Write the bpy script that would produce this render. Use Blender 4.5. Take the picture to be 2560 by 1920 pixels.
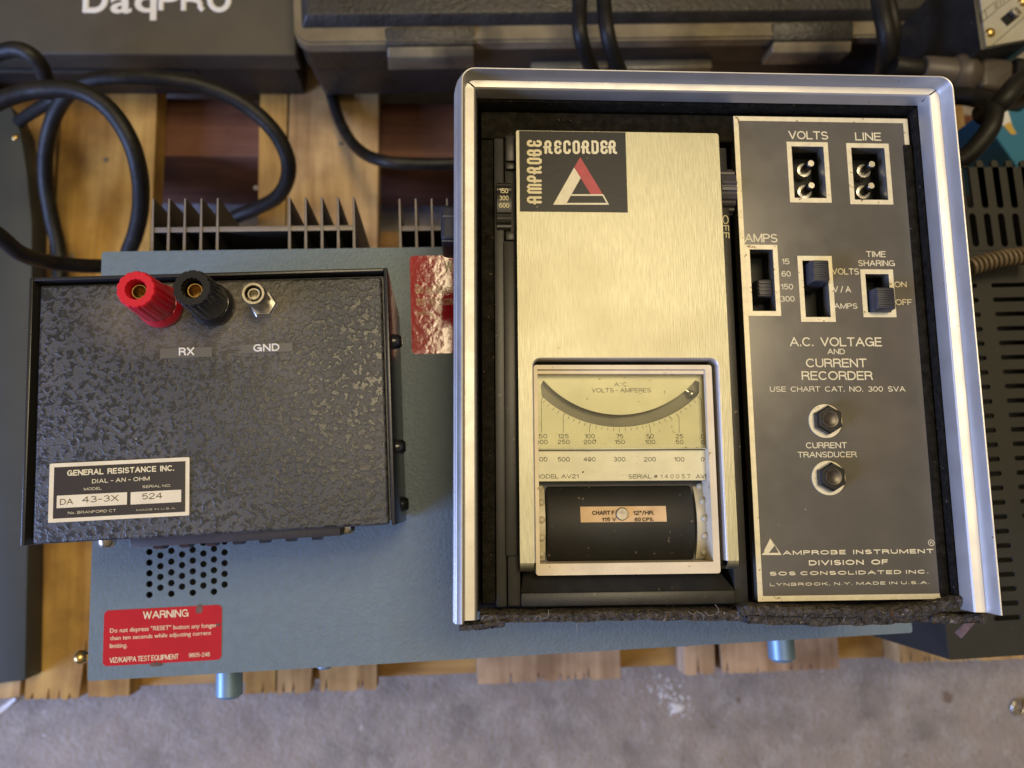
import bpy, bmesh, math, random
from mathutils import Vector, Matrix
random.seed(7)
for o in list(bpy.data.objects): bpy.data.objects.remove(o, do_unlink=True)
scene = bpy.context.scene
COL = scene.collection
rad = math.radians
S = 0.01                      # everything below is written in millimetres; 1 Blender unit = 100 mm
scene.unit_settings.system = 'METRIC'
scene.unit_settings.scale_length = 0.1
H = 625.0                     # lens height above the concrete floor, mm

# ------------------------------------------------------------------ camera
F = 2000.0
def cam_axes(nx, ny):
    d = Vector(((nx-1280)/F, -(ny-960)/F, -1.0)).normalized()
    z = -d
    x = (Vector((1, 0, 0)) - z*z.x).normalized()
    return Matrix((x, z.cross(x), z))
RC = cam_axes(1115, 1258)     # rows: world axes seen from the lens
cam_data = bpy.data.cameras.new('camera')
cam = bpy.data.objects.new('camera', cam_data)
COL.objects.link(cam)
cam.matrix_world = Matrix.Translation((0, 0, H*S)) @ RC.to_4x4()
cam_data.sensor_width = 36
cam_data.lens = 36*F/2560
cam_data.clip_start = 0.05
cam_data.clip_end = 200
cam_data.dof.use_dof = True
cam_data.dof.focus_distance = 2.40
cam_data.dof.aperture_fstop = 1.35
scene.camera = cam

# ------------------------------------------------------------------ light
world = bpy.data.worlds.new('World')
scene.world = world
world.use_nodes = True
wn, wl = world.node_tree.nodes, world.node_tree.links
bg = wn['Background']
wtc = wn.new('ShaderNodeTexCoord')
wsep = wn.new('ShaderNodeSeparateXYZ')
wl.new(wtc.outputs['Generated'], wsep.inputs[0])
wr = wn.new('ShaderNodeValToRGB')          # dim hall: warm roof overhead, duskier round the sides
wl.new(wsep.outputs['Z'], wr.inputs[0])
wr.color_ramp.elements[0].position = 0.0
wr.color_ramp.elements[0].color = (0.05, 0.047, 0.046, 1)
wr.color_ramp.elements[1].position = 0.75
wr.color_ramp.elements[1].color = (0.52, 0.40, 0.22, 1)
wl.new(wr.outputs[0], bg.inputs[0])
bg.inputs[1].default_value = 0.55

def area(name, loc, target, sx, sy, col, power):
    l = bpy.data.lights.new(name, 'AREA')
    l.shape = 'RECTANGLE'; l.size = sx; l.size_y = sy
    l.color = col; l.energy = power
    o = bpy.data.objects.new(name, l); COL.objects.link(o)
    o.location = loc
    o.rotation_euler = (Vector(target)-Vector(loc)).to_track_quat('-Z', 'Y').to_euler()
    return o
area('roof_lamp', (3.4, 5.6, 24), (3.4, 5.5, 3), 7.2, 5.2, (1.0, 0.80, 0.48), 2050)
area('roof_fill', (0.8, 0.6, 26), (0.8, 0.6, 3), 13.0, 7.5, (1.0, 0.86, 0.62), 950)  # added panel lamp standing in for the bright roof, gives soft haze
area('open_door', (-15.5, -6.5, 9.0), (0, -1, 3), 8.0, 6.5, (0.38, 0.52, 1.0), 4700)
scene.view_settings.view_transform = 'Standard'
scene.view_settings.look = 'None'
scene.view_settings.exposure = 0
scene.view_settings.gamma = 1

# ------------------------------------------------------------------ geometry helpers
def ray(u, v):
    return RC @ Vector(((u-1280)/F, -(v-960)/F, -1.0))
def P(u, v, Z):               # where the sight line of photo point (u,v) meets the level Z mm below the lens
    d = ray(u, v)
    t = Z/-d.z
    return Vector((d.x*t, d.y*t, H-Z))

class Frame:                  # a thing's own axes: origin (mm), x, y, z
    def __init__(s, o, yaw=0.0, n=(0, 0, 1)):
        z = Vector(n).normalized()
        x = Vector((math.cos(yaw), math.sin(yaw), 0)); x = (x - z*x.dot(z)).normalized()
        y = z.cross(x)
        s.o = Vector(o)
        s.R = Matrix((x, y, z)).transposed()
        s.M = Matrix.Translation(s.o*S) @ s.R.to_4x4()
    def L(s, u, v, w=0.0):    # photo point on the thing's plane z = w, in its own mm
        d = ray(u, v); c = Vector((0, 0, H))
        n = s.R.col[2]; p0 = s.o + n*w
        t = (p0-c).dot(n)/d.dot(n)
        return s.R.transposed() @ (c + d*t - s.o)
    def xy(s, u, v, w=0.0):
        q = s.L(u, v, w); return (q.x, q.y)
WORLD = Frame((0, 0, 0))

def c_mesh(cu):
    ob = bpy.data.objects.new('tmp', cu)
    me = bpy.data.meshes.new_from_object(ob)
    bpy.data.objects.remove(ob); bpy.data.curves.remove(cu)
    return me

def ac(cx, cy, rx, ry, a0, a1, n=10):
    return [(cx+rx*math.cos(rad(a0+(a1-a0)*k/n)), cy+ry*math.sin(rad(a0+(a1-a0)*k/n))) for k in range(n+1)]
GL = {  # plain engraver's alphabet: width, strokes on a cap height of 1
 'A': (.74, [[(0, 0), (.37, 1), (.74, 0)], [(.12, .33), (.62, .33)]]),
 'B': (.62, [[(0, .52), (0, 1), (.34, 1)]+ac(.34, .76, .24, .24, 90, -90)+[(0, .52)], [(0, .52), (.34, .52)]+ac(.36, .26, .26, .26, 90, -90)+[(0, 0), (0, .52)]]),
 'C': (.70, [ac(.37, .5, .37, .5, 48, 312, 18)]),
 'D': (.66, [[(0, 0), (0, 1), (.28, 1)]+ac(.28, .5, .38, .5, 90, -90, 14)+[(0, 0)]]),
 'E': (.54, [[(.54, 1), (0, 1), (0, 0), (.54, 0)], [(0, .52), (.48, .52)]]),
 'F': (.50, [[(.50, 1), (0, 1), (0, 0)], [(0, .5), (.43, .5)]]),
 'G': (.74, [ac(.37, .5, .37, .5, 48, 325, 18)+[(.74, .46), (.42, .46)], [(.74, .46), (.74, 0)]]),
 'H': (.64, [[(0, 0), (0, 1)], [(.64, 0), (.64, 1)], [(0, .52), (.64, .52)]]),
 'I': (.02, [[(.01, 0), (.01, 1)]]),
 'J': (.45, [[(.45, 1), (.45, .25)]+ac(.22, .25, .23, .25, 0, -170)]),
 'K': (.62, [[(0, 0), (0, 1)], [(.60, 1), (0, .38)], [(.22, .60), (.64, 0)]]),
 'L': (.50, [[(0, 1), (0, 0), (.50, 0)]]),
 'M': (.80, [[(0, 0), (0, 1), (.40, .06), (.80, 1), (.80, 0)]]),
 'N': (.64, [[(0, 0), (0, 1), (.64, 0), (.64, 1)]]),
 'O': (.78, [ac(.39, .5, .39, .5, 90, 450, 26)]),
 'P': (.58, [[(0, 0), (0, 1), (.32, 1)]+ac(.32, .74, .27, .26, 90, -90)+[(0, .48)]]),
 'Q': (.78, [ac(.39, .5, .39, .5, 90, 450, 26), [(.5, .22), (.76, -.05)]]),
 'R': (.62, [[(0, 0), (0, 1), (.34, 1)]+ac(.34, .75, .26, .25, 90, -90)+[(0, .5)], [(.34, .5), (.52, .42), (.58, .28), (.58, .1), (.64, 0)]]),
 'S': (.62, [ac(.31, .745, .28, .255, 38, 262, 12)+ac(.31, .25, .31, .25, 82, -142, 12)]),
 'T': (.62, [[(0, 1), (.62, 1)], [(.31, 1), (.31, 0)]]),
 'U': (.62, [[(0, 1), (0, .31)]+ac(.31, .31, .31, .31, 180, 360)+[(.62, 1)]]),
 'V': (.68, [[(0, 1), (.34, 0), (.68, 1)]]),
 'W': (.96, [[(0, 1), (.24, 0), (.48, .95), (.72, 0), (.96, 1)]]),
 'X': (.64, [[(0, 1), (.64, 0)], [(0, 0), (.64, 1)]]),
 'Y': (.66, [[(0, 1), (.33, .45), (.66, 1)], [(.33, .45), (.33, 0)]]),
 'Z': (.60, [[(0, 1), (.60, 1), (0, 0), (.60, 0)]]),
 '0': (.56, [ac(.28, .5, .28, .5, 90, 450, 22)]),
 '1': (.24, [[(0, .76), (.14, .84), (.24, 1), (.24, 0)]]),
 '2': (.56, [ac(.28, .72, .27, .28, 165, -25, 10)+[(.06, .16), (0, 0), (.56, 0)]]),
 '3': (.56, [ac(.27, .75, .24, .25, 142, -80, 10)+ac(.27, .26, .29, .26, 85, -140, 12)]),
 '4': (.60, [[(.45, 0), (.45, 1), (0, .30), (.60, .30)]]),
 '5': (.56, [[(.50, 1), (.10, 1), (.04, .50)]+ac(.28, .32, .28, .32, 135, -138, 14)]),
 '6': (.56, [ac(.30, .5, .30, .5, 48, 180, 8)+ac(.28, .31, .28, .31, 180, 540, 18)]),
 '7': (.54, [[(0, 1), (.54, 1), (.18, 0)]]),
 '8': (.56, [ac(.28, .75, .23, .25, -90, 270, 18), ac(.28, .25, .28, .25, 90, 450, 18)]),
 '9': (.56, [ac(.26, .5, .30, .5, 228, 360, 8)+ac(.28, .69, .28, .31, 0, 360, 18)]),
 '.': (.06, [[(.03, 0), (.03, .06)]]), ',': (.05, [[(.05, .04), (.05, -.02), (0, -.16)]]),
 '-': (.34, [[(0, .42), (.34, .42)]]), '/': (.34, [[(0, -.04), (.34, 1.04)]]),
 '"': (.22, [[(.02, 1), (0, .70)], [(.22, 1), (.20, .70)]]), 'o': (.46, [ac(.23, .3, .23, .3, 90, 450, 16)]),
 '#': (.6, [[(.12, .1), (.28, .9)], [(.36, .1), (.52, .9)], [(.02, .34), (.56, .34)], [(.06, .64), (.60, .64)]]),
}
class MB:
    def __init__(s): s.bm = bmesh.new()
    def _merge(s, b2, mat=None):
        me = bpy.data.meshes.new('t'); b2.to_mesh(me); b2.free()
        if mat is not None: me.transform(mat)
        s.bm.from_mesh(me); bpy.data.meshes.remove(me); return s
    def add(s, me, mat=None):
        if mat is not None: me.transform(mat)
        s.bm.from_mesh(me); bpy.data.meshes.remove(me); return s
    def box(s, x0, x1, y0, y1, z0, z1, bev=0.0, seg=2, mat=None):
        b = bmesh.new(); bmesh.ops.create_cube(b, size=1)
        for v in b.verts:
            v.co = Vector(((x0+x1)/2+v.co.x*(x1-x0), (y0+y1)/2+v.co.y*(y1-y0), (z0+z1)/2+v.co.z*(z1-z0)))
        if bev: bmesh.ops.bevel(b, geom=b.edges[:], offset=bev, segments=seg, affect='EDGES', profile=.5)
        return s._merge(b, mat)
    def hexa(s, bot, top, bev=0.0, seg=2):        # two quads (3-D points, same winding, counter-clockwise from above)
        b = bmesh.new()
        vb = [b.verts.new(p) for p in bot]; vt = [b.verts.new(p) for p in top]
        n = len(bot)
        b.faces.new(vt); b.faces.new(vb[::-1])
        for i in range(n): b.faces.new((vb[i], vb[(i+1) % n], vt[(i+1) % n], vt[i]))
        bmesh.ops.recalc_face_normals(b, faces=b.faces[:])
        if bev: bmesh.ops.bevel(b, geom=b.edges[:], offset=bev, segments=seg, affect='EDGES', profile=.5)
        return s._merge(b)
    def poly(s, pts, z0, z1, bev=0.0):
        return s.hexa([(p[0], p[1], z0) for p in pts], [(p[0], p[1], z1) for p in pts], bev)
    def prism(s, outline, z0, z1, holes=(), mat=None):   # flat plate with cut-outs
        cu = bpy.data.curves.new('c', 'CURVE'); cu.dimensions = '2D'; cu.fill_mode = 'BOTH'
        cu.extrude = (z1-z0)/2
        for pl in [outline]+list(holes):
            sp = cu.splines.new('POLY'); sp.points.add(len(pl)-1); sp.use_cyclic_u = True
            for p, q in zip(sp.points, pl): p.co = (q[0], q[1], 0, 1)
        m = Matrix.Translation((0, 0, (z0+z1)/2))
        return s.add(c_mesh(cu), m if mat is None else mat @ m)
    def lathe(s, prof, c=(0, 0, 0), axis='z', n=32, mod=None):
        b = bmesh.new(); rings = []
        for r, z in prof:
            ring = []
            for k in range(n):
                a = 2*math.pi*k/n
                rr = r*(mod(a, z) if mod else 1)
                p = Vector((rr*math.cos(a), rr*math.sin(a), z))
                if axis == 'y': p = Vector((p.x, p.z, -p.y))
                if axis == 'x': p = Vector((p.z, p.x, p.y))
                ring.append(b.verts.new(p+Vector(c)))
            rings.append(ring)
        for a, c2 in zip(rings, rings[1:]):
            for k in range(n): b.faces.new((a[k], a[(k+1) % n], c2[(k+1) % n], c2[k]))
        if prof[0][0] > 1e-6: b.faces.new(rings[0][::-1])
        if prof[-1][0] > 1e-6: b.faces.new(rings[-1])
        bmesh.ops.remove_doubles(b, verts=b.verts[:], dist=1e-5)
        bmesh.ops.recalc_face_normals(b, faces=b.faces[:])
        return s._merge(b)
    def cyl(s, c, r, z0, z1, n=32, r2=None, bev=0.0, axis='z'):
        r2 = r if r2 is None else r2
        pr = [(r, z0), (r2-0, z1-bev), (r2-bev, z1), (0, z1)] if bev else [(r, z0), (r2, z1), (0, z1)]
        return s.lathe([(0, z0)]+pr, (c[0], c[1], c[2] if len(c) > 2 else 0), axis, n)
    def tube(s, pts, r, smooth=True, n=4, res=8):
        cu = bpy.data.curves.new('c', 'CURVE'); cu.dimensions = '3D'
        cu.bevel_depth = r; cu.bevel_resolution = n; cu.use_fill_caps = True; cu.resolution_u = res
        if smooth:
            sp = cu.splines.new('BEZIER'); sp.bezier_points.add(len(pts)-1)
            P_ = [Vector(p) for p in pts]
            for i, bp in enumerate(sp.bezier_points):
                a = P_[max(i-1, 0)]; c = P_[min(i+1, len(P_)-1)]; p = P_[i]
                t = (c-a).normalized()
                bp.co = p
                bp.handle_left_type = bp.handle_right_type = 'FREE'
                bp.handle_left = p - t*(p-a).length/3
                bp.handle_right = p + t*(c-p).length/3
        else:
            sp = cu.splines.new('POLY'); sp.points.add(len(pts)-1)
            for q, p in zip(sp.points, pts): q.co = (*p, 1)
        return s.add(c_mesh(cu))
    def ball(s, c, r, sc=(1, 1, 1), n=16):
        b = bmesh.new(); bmesh.ops.create_uvsphere(b, u_segments=n, v_segments=n//2+2, radius=r)
        for v in b.verts: v.co = Vector((v.co.x*sc[0], v.co.y*sc[1], v.co.z*sc[2]))+Vector(c)
        return s._merge(b)
    def strokes(s, t, x0, y0, x1, y1, z, th, h, rot):      # the same alphabet cut with a round-nosed tool
        W, Ht = (x1-x0, y1-y0) if rot == 0 else (y1-y0, x1-x0)
        r = th*Ht/2; lines = []; x = 0.0
        for ch in t:
            if ch == ' ': x += .30; continue
            w, sts = GL[ch]
            for st_ in sts:
                cur = [(st_[0][0]+x, st_[0][1])]
                for i in range(1, len(st_)):
                    p = (st_[i][0]+x, st_[i][1]); cur.append(p)
                    if i < len(st_)-1:
                        a_ = Vector((st_[i][0]-st_[i-1][0], st_[i][1]-st_[i-1][1])); b_ = Vector((st_[i+1][0]-st_[i][0], st_[i+1][1]-st_[i][1]))
                        if a_.length > 1e-6 and b_.length > 1e-6 and a_.angle(b_) > .6: lines.append(cur); cur = [p]
                lines.append(cur)
            x += w+(.20 if th < .16 else .27)
        tot = max(p[0] for l_ in lines for p in l_)
        cu = bpy.data.curves.new('c', 'CURVE'); cu.dimensions = '3D'; cu.bevel_depth = r; cu.bevel_resolution = 2; cu.use_fill_caps = True
        for l_ in lines:
            sp = cu.splines.new('POLY'); sp.points.add(len(l_)-1)
            for q, p in zip(sp.points, l_):
                a = r+p[0]/tot*(W-2*r); c = r+p[1]*(Ht-2*r)
                if rot == 0: q.co = (x0+a, y0+c, 0, 1)
                elif rot == 90: q.co = (x1-c, y0+a, 0, 1)
                else: q.co = (x0+c, y1-a, 0, 1)
            for e_, d_ in ((0, 1), (-1, -2)):           # push the ends out so that corners close
                v_ = Vector(sp.points[e_].co[:3])-Vector(sp.points[d_].co[:3])
                if v_.length > 1e-6: sp.points[e_].co = (*(Vector(sp.points[e_].co[:3])+v_.normalized()*r*.8), 1)
        return s.add(c_mesh(cu), Matrix.Translation((0, 0, z)) @ Matrix.Diagonal((1, 1, h/r, 1)))
    def text(s, t, x0, y0, x1, y1, z, bold=0.0, h=0.06, rot=0, space=1.0):   # lettering fitted to the rectangle
        if all(ch in GL or ch == ' ' for ch in t) and len(t) > 1 or t in GL:
            th = .115 if bold <= -.01 else .13 if bold < -.005 else .135 if bold < 0 else .148 if bold < .006 else .17 if bold < .01 else .20 if bold < .03 else .235
            return s.strokes(t, x0, y0, x1, y1, z, th, h, rot)
        cu = bpy.data.curves.new('t', 'FONT'); cu.body = t; cu.size = 1; cu.extrude = 0.01
        cu.offset = bold; cu.resolution_u = 3; cu.space_character = space
        me = c_mesh(cu)
        xs = [v.co.x for v in me.vertices]; ys = [v.co.y for v in me.vertices]
        a, b, c, d = min(xs), max(xs), min(ys), max(ys)
        if any(ch in t for ch in ',gyjpq'):            # keep the capitals on the given height
            c = min(v.co.y for v in me.vertices if v.co.y > -0.05)
        m0 = Matrix.Translation((-a, -c, 0))
        if rot == 90:      # reads upwards
            m = Matrix.Translation((x1, y0, z)) @ Matrix.Rotation(rad(90), 4, 'Z') @ Matrix.Diagonal(((y1-y0)/(b-a), (x1-x0)/(d-c), h/0.02, 1))
        elif rot == -90:   # reads downwards
            m = Matrix.Translation((x0, y1, z)) @ Matrix.Rotation(rad(-90), 4, 'Z') @ Matrix.Diagonal(((y1-y0)/(b-a), (x1-x0)/(d-c), h/0.02, 1))
        else:
            m = Matrix.Translation((x0, y0, z)) @ Matrix.Diagonal(((x1-x0)/(b-a), (y1-y0)/(d-c), h/0.02, 1))
        return s.add(me, m @ m0)
    def line(s, a, b, w, z0, z1):                 # a thin straight bar from a to b
        a = Vector((a[0], a[1])); b = Vector((b[0], b[1])); d = (b-a).normalized(); n = Vector((-d.y, d.x))*w/2
        return s.poly([a-n, b-n, b+n, a+n], z0, z1)
    def build(s, name, mat, parent=None, frame=None, smooth=35, jitter=0.0):
        if jitter:
            for v in s.bm.verts: v.co += Vector((random.uniform(-1, 1), random.uniform(-1, 1), random.uniform(-1, 1)))*jitter
        me = bpy.data.meshes.new(name)
        for v in s.bm.verts: v.co *= S
        s.bm.to_mesh(me); s.bm.free()
        me.materials.append(mat)
        if smooth:
            me.polygons.foreach_set('use_smooth', [True]*len(me.polygons))
            me.set_sharp_from_angle(angle=rad(smooth))
        o = bpy.data.objects.new(name, me); COL.objects.link(o)
        if parent is not None: o.parent = parent
        elif frame is not None: o.matrix_world = frame.M
        return o

def split(o):                 # one object per loose piece, all under the same parent
    bm0 = bmesh.new(); bm0.from_mesh(o.data); bm0.verts.ensure_lookup_table()
    seen = {}; groups = []
    for v in bm0.verts:
        if v.index in seen: continue
        st_ = [v]; g = []; seen[v.index] = 1
        while st_:
            a = st_.pop(); g.append(a.index)
            for e in a.link_edges:
                w = e.other_vert(a)
                if w.index not in seen: seen[w.index] = 1; st_.append(w)
        groups.append(set(g))
    bm0.free()
    if len(groups) < 2: return [o]
    out = []
    for k, g in enumerate(groups):
        b1 = bmesh.new(); b1.from_mesh(o.data); b1.verts.ensure_lookup_table()
        bmesh.ops.delete(b1, geom=[v for v in b1.verts if v.index not in g], context='VERTS')
        me = bpy.data.meshes.new(o.name.split('.')[0]); b1.to_mesh(me); b1.free()
        for m_ in o.data.materials: me.materials.append(m_)
        q = o if k == 0 else o.copy()
        if k: COL.objects.link(q); q.parent = o.parent
        out.append((q, me))
    for q, me in out: q.data = me
    return [q for q, _ in out]

def thing(name, label, cat, frame, group=None):
    o = bpy.data.objects.new(name, None); COL.objects.link(o)
    o.empty_display_size = 0.2
    o.matrix_world = frame.M
    o['label'] = label; o['category'] = cat
    if group: o['group'] = group
    return o
def tag(o, label, cat, group=None):
    o['label'] = label; o['category'] = cat
    if group: o['group'] = group
    return o
def rrect(x0, x1, y0, y1, r, n=6):
    pts = []
    for cx, cy, a0 in ((x1-r, y1-r, 0), (x0+r, y1-r, 90), (x0+r, y0+r, 180), (x1-r, y0+r, 270)):
        for k in range(n+1):
            a = rad(a0+90*k/n); pts.append((cx+r*math.cos(a), cy+r*math.sin(a)))
    return pts
def circle(cx, cy, r, n=20):
    return [(cx+r*math.cos(2*math.pi*k/n), cy+r*math.sin(2*math.pi*k/n)) for k in range(n)]
def rect(x0, x1, y0, y1): return [(x0, y0), (x1, y0), (x1, y1), (x0, y1)]

# ------------------------------------------------------------------ materials
def M(name, col, rough=.5, metal=0.0, var=None, tint2=None, tint3=None, speck=None, speck2=None, bump=None, bump2=None, stretch=None, rvar=None, spec=None, coat=0.0, tint=None):
    m = bpy.data.materials.new(name); m.use_nodes = True
    n, l = m.node_tree.nodes, m.node_tree.links
    b = n['Principled BSDF']
    b.inputs['Roughness'].default_value = rough; b.inputs['Metallic'].default_value = metal
    if spec is not None: b.inputs['Specular IOR Level'].default_value = spec
    if coat: b.inputs['Coat Weight'].default_value = coat; b.inputs['Coat Roughness'].default_value = .08
    tc = n.new('ShaderNodeTexCoord'); mp = n.new('ShaderNodeMapping')
    l.new(tc.outputs['Object'], mp.inputs[0])
    if stretch: mp.inputs['Scale'].default_value = stretch
    def noise(scale, det=4, rgh=.55, raw=False, dist=0.0):
        t = n.new('ShaderNodeTexNoise'); t.inputs['Scale'].default_value = scale
        t.inputs['Detail'].default_value = det; t.inputs['Roughness'].default_value = rgh; t.inputs['Distortion'].default_value = dist
        l.new((tc.outputs['Object'] if raw else mp.outputs[0]), t.inputs['Vector']); return t.outputs['Fac']
    def ramp(src, p0, p1, c0=(0, 0, 0, 1), c1=(1, 1, 1, 1)):
        r = n.new('ShaderNodeValToRGB'); r.color_ramp.elements[0].position = p0; r.color_ramp.elements[1].position = p1
        r.color_ramp.elements[0].color = c0; r.color_ramp.elements[1].color = c1
        l.new(src, r.inputs[0]); return r.outputs[0]
    def mix(fac, a, bb):
        x = n.new('ShaderNodeMix'); x.data_type = 'RGBA'
        if isinstance(fac, float): x.inputs[0].default_value = fac
        else: l.new(fac, x.inputs[0])
        for sock, val in ((x.inputs[6], a), (x.inputs[7], bb)):
            if isinstance(val, tuple): sock.default_value = (*val[:3], 1)
            else: l.new(val, sock)
        return x.outputs[2]
    cur = tuple(col)
    if var:
        sc, amt = var
        lo = tuple(c*(1-amt) for c in col); hi = tuple(min(1, c*(1+amt)) for c in col)
        cur = mix(ramp(noise(sc), .3, .7), lo, hi)
    if tint:   # broad stain: (scale, colour, low, high)
        cur = mix(ramp(noise(tint[0], 3, .6, True), tint[2], tint[3]), cur, tint[1])
    if tint3: cur = mix(ramp(noise(tint3[0], 4, .7, True), tint3[2], tint3[3]), cur, tint3[1])
    if tint2: cur = mix(ramp(noise(tint2[0], 6, .7, True), tint2[2], tint2[3]), cur, tint2[1])
    for sp in (speck, speck2):
        if sp: cur = mix(ramp(noise(sp[0], 2, .5, True), sp[2], sp[2]+.04), cur, sp[1])
    if isinstance(cur, tuple): b.inputs['Base Color'].default_value = (*cur, 1)
    else: l.new(cur, b.inputs['Base Color'])
    if rvar:
        r = ramp(noise(rvar[0], 4, .6, True), .3, .7, (rough-rvar[1],)*3+(1,), (rough+rvar[1],)*3+(1,))
        l.new(r, b.inputs['Roughness'])
    last = None
    for bp in (bump, bump2):
        if bp:
            bn = n.new('ShaderNodeBump'); bn.inputs['Strength'].default_value = bp[1]; bn.inputs['Distance'].default_value = bp[2] if len(bp) > 2 else .004
            src = noise(bp[0], bp[3] if len(bp) > 3 else 3)
            l.new(src, bn.inputs['Height'])
            if last is not None: l.new(last, bn.inputs['Normal'])
            last = bn.outputs[0]
    if last is not None: l.new(last, b.inputs['Normal'])
    return m

def wood(name, base, dark, axis='y', grain=1.0, sh=(0, 0, 0)):
    m = bpy.data.materials.new(name); m.use_nodes = True
    n, l = m.node_tree.nodes, m.node_tree.links; b = n['Principled BSDF']
    b.inputs['Roughness'].default_value = .72
    tc = n.new('ShaderNodeTexCoord'); mp = n.new('ShaderNodeMapping'); l.new(tc.outputs['Object'], mp.inputs[0])
    mp.inputs['Scale'].default_value = (8, .55, 8) if axis == 'y' else (.55, 8, 8)
    mp.inputs['Location'].default_value = sh
    t = n.new('ShaderNodeTexNoise'); t.inputs['Scale'].default_value = 1.5; t.inputs['Detail'].default_value = 6; t.inputs['Distortion'].default_value = .5
    l.new(mp.outputs[0], t.inputs['Vector'])
    r = n.new('ShaderNodeValToRGB'); l.new(t.outputs['Fac'], r.inputs[0])
    r.color_ramp.elements[0].position = .36; r.color_ramp.elements[0].color = (*dark, 1)
    r.color_ramp.elements[1].position = .66; r.color_ramp.elements[1].color = (*base, 1)
    t2 = n.new('ShaderNodeTexNoise'); t2.inputs['Scale'].default_value = 2.4; t2.inputs['Detail'].default_value = 5
    l.new(tc.outputs['Object'], t2.inputs['Vector'])
    r2 = n.new('ShaderNodeValToRGB'); l.new(t2.outputs['Fac'], r2.inputs[0])
    r2.color_ramp.elements[0].position = .35; r2.color_ramp.elements[0].color = (.40, .33, .27, 1)
    r2.color_ramp.elements[1].position = .6; r2.color_ramp.elements[1].color = (1, 1, 1, 1)
    x = n.new('ShaderNodeMix'); x.data_type = 'RGBA'; x.blend_type = 'MULTIPLY'; x.inputs[0].default_value = .8
    l.new(r.outputs[0], x.inputs[6]); l.new(r2.outputs[0], x.inputs[7]); l.new(x.outputs[2], b.inputs['Base Color'])
    bn = n.new('ShaderNodeBump'); bn.inputs['Strength'].default_value = .5; bn.inputs['Distance'].default_value = .01
    l.new(t.outputs['Fac'], bn.inputs['Height']); l.new(bn.outputs[0], b.inputs['Normal'])
    return m

m_concrete = M('concrete', (.262, .236, .222), .75, tint2=(5.5, (.38, .355, .34), .50, .74), var=(3.2, .30), tint=(.9, (.31, .265, .235), .45, .65), speck=(9, (.44, .42, .43), .715), speck2=(5, (.17, .125, .10), .70), bump=(30, .6, .02), bump2=(6, .4, .03), rvar=(5, .15), tint3=(24, (.185, .165, .155), .58, .70))
m_wood = [wood('pine_board', (.58, .36, .095), (.40, .22, .05), sh=(0, 0, 0)), wood('pale_pine_board', (.60, .40, .17), (.37, .22, .085), sh=(3, 1, 2)), wood('tan_pine_board', (.64, .44, .27), (.42, .27, .15), sh=(7, 4, 1))]
m_stringer = wood('stringer_wood', (.50, .30, .09), (.38, .21, .06), 'x')
m_redwood = wood('red_brown_slat', (.20, .085, .05), (.13, .05, .03), 'x')
m_bluepaint = M('grey_blue_wrinkle_paint', (.138, .192, .238), .42, var=(30, .07), bump=(85, .24, .010, 2), bump2=(3, .1, .03), tint=(1.2, (.165, .20, .205), .5, .75), speck=(7, (.17, .13, .09), .775), spec=.4)
m_greycase = M('dark_grey_blue_paint', (.036, .045, .050), .55, var=(3, .1), bump=(90, .15))
m_black = M('black_plastic', (.018, .017, .016), .42, var=(20, .3), speck=(55, (.16, .14, .10), .73), bump=(120, .1))
m_blackgloss = M('black_gloss_plastic', (.012, .012, .013), .22, bump=(60, .05))
m_felt = M('dusty_black_felt', (.014, .012, .009), .95, var=(40, .5), speck=(75, (.15, .12, .08), .72), bump=(150, .8, .01), spec=.1)
m_foam = M('frayed_grey_felt', (.075, .065, .055), .95, var=(60, .6), speck=(55, (.30, .27, .24), .68), speck2=(30, (.10, .05, .02), .7), bump=(70, 1.0, .03), spec=.1)
m_rim = M('aluminium_rim', (.60, .58, .55), .47, .80, speck=(60, (.25, .2, .15), .745), rvar=(9, .06), bump=(160, .04), bump2=(4, .12, .02))
m_cover = M('brushed_aluminium', (.345, .335, .258), .46, 1.0, var=(2.0, .12), stretch=(135, 11, 1), bump=(1.7, .16, .004, 4), tint=(2.2, (.29, .275, .20), .48, .70), speck=(24, (.26, .23, .15), .765))
m_alu = M('scale_plate_aluminium', (.50, .485, .375), .55, .75, var=(10, .08), speck=(85, (.12, .10, .05), .70), bump=(90, .08))
m_ivory = M('ivory_plastic', (.70, .60, .43), .38, var=(9, .12), speck=(40, (.40, .28, .14), .70))
m_silver = M('silvered_marking', (.62, .57, .42), .45, .35, speck=(60, (.20, .15, .08), .68), var=(40, .1))
m_panel = M('grey_anodised_panel', (.098, .089, .073), .20, 0.0, var=(4, .12), tint=(2.0, (.122, .103, .078), .45, .7), speck=(70, (.22, .17, .12), .755), bump=(200, .02), spec=.62, rvar=(12, .03))
m_ink = M('engraved_black_ink', (.03, .027, .02), .7)
m_faint = M('faint_stamp_ink', (.30, .27, .17), .6, .5)
m_letter = M('cream_lettering', (.76, .68, .44), .5, var=(40, .08))
m_white = M('white_lettering', (.74, .72, .66), .55)
m_badge = M('black_badge_enamel', (.014, .014, .015), .38, spec=.25, speck=(45, (.2, .19, .17), .76), bump=(60, .05))
m_red = M('red_enamel', (.42, .035, .045), .45, var=(40, .1))
m_redplastic = M('red_plastic', (.62, .012, .03), .30, bump=(60, .06))
m_brass = M('brass', (.62, .42, .15), .32, 1.0, var=(30, .2))
m_ring = M('blackened_ring', (.07, .06, .05), .3, .6, var=(60, .3))
m_darkbrass = M('tarnished_brass', (.07, .045, .02), .5, .4, var=(40, .3))
m_steel = M('nickel_steel', (.58, .56, .52), .27, 1.0, var=(40, .15))
m_nickel = M('worn_nickel', (.42, .38, .30), .36, 1.0, var=(40, .2))
m_oldbrass = M('dull_brass', (.36, .23, .075), .4, 1.0, var=(40, .3))
m_darksteel = M('dull_steel', (.28, .26, .23), .45, .9, var=(50, .3))
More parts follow.
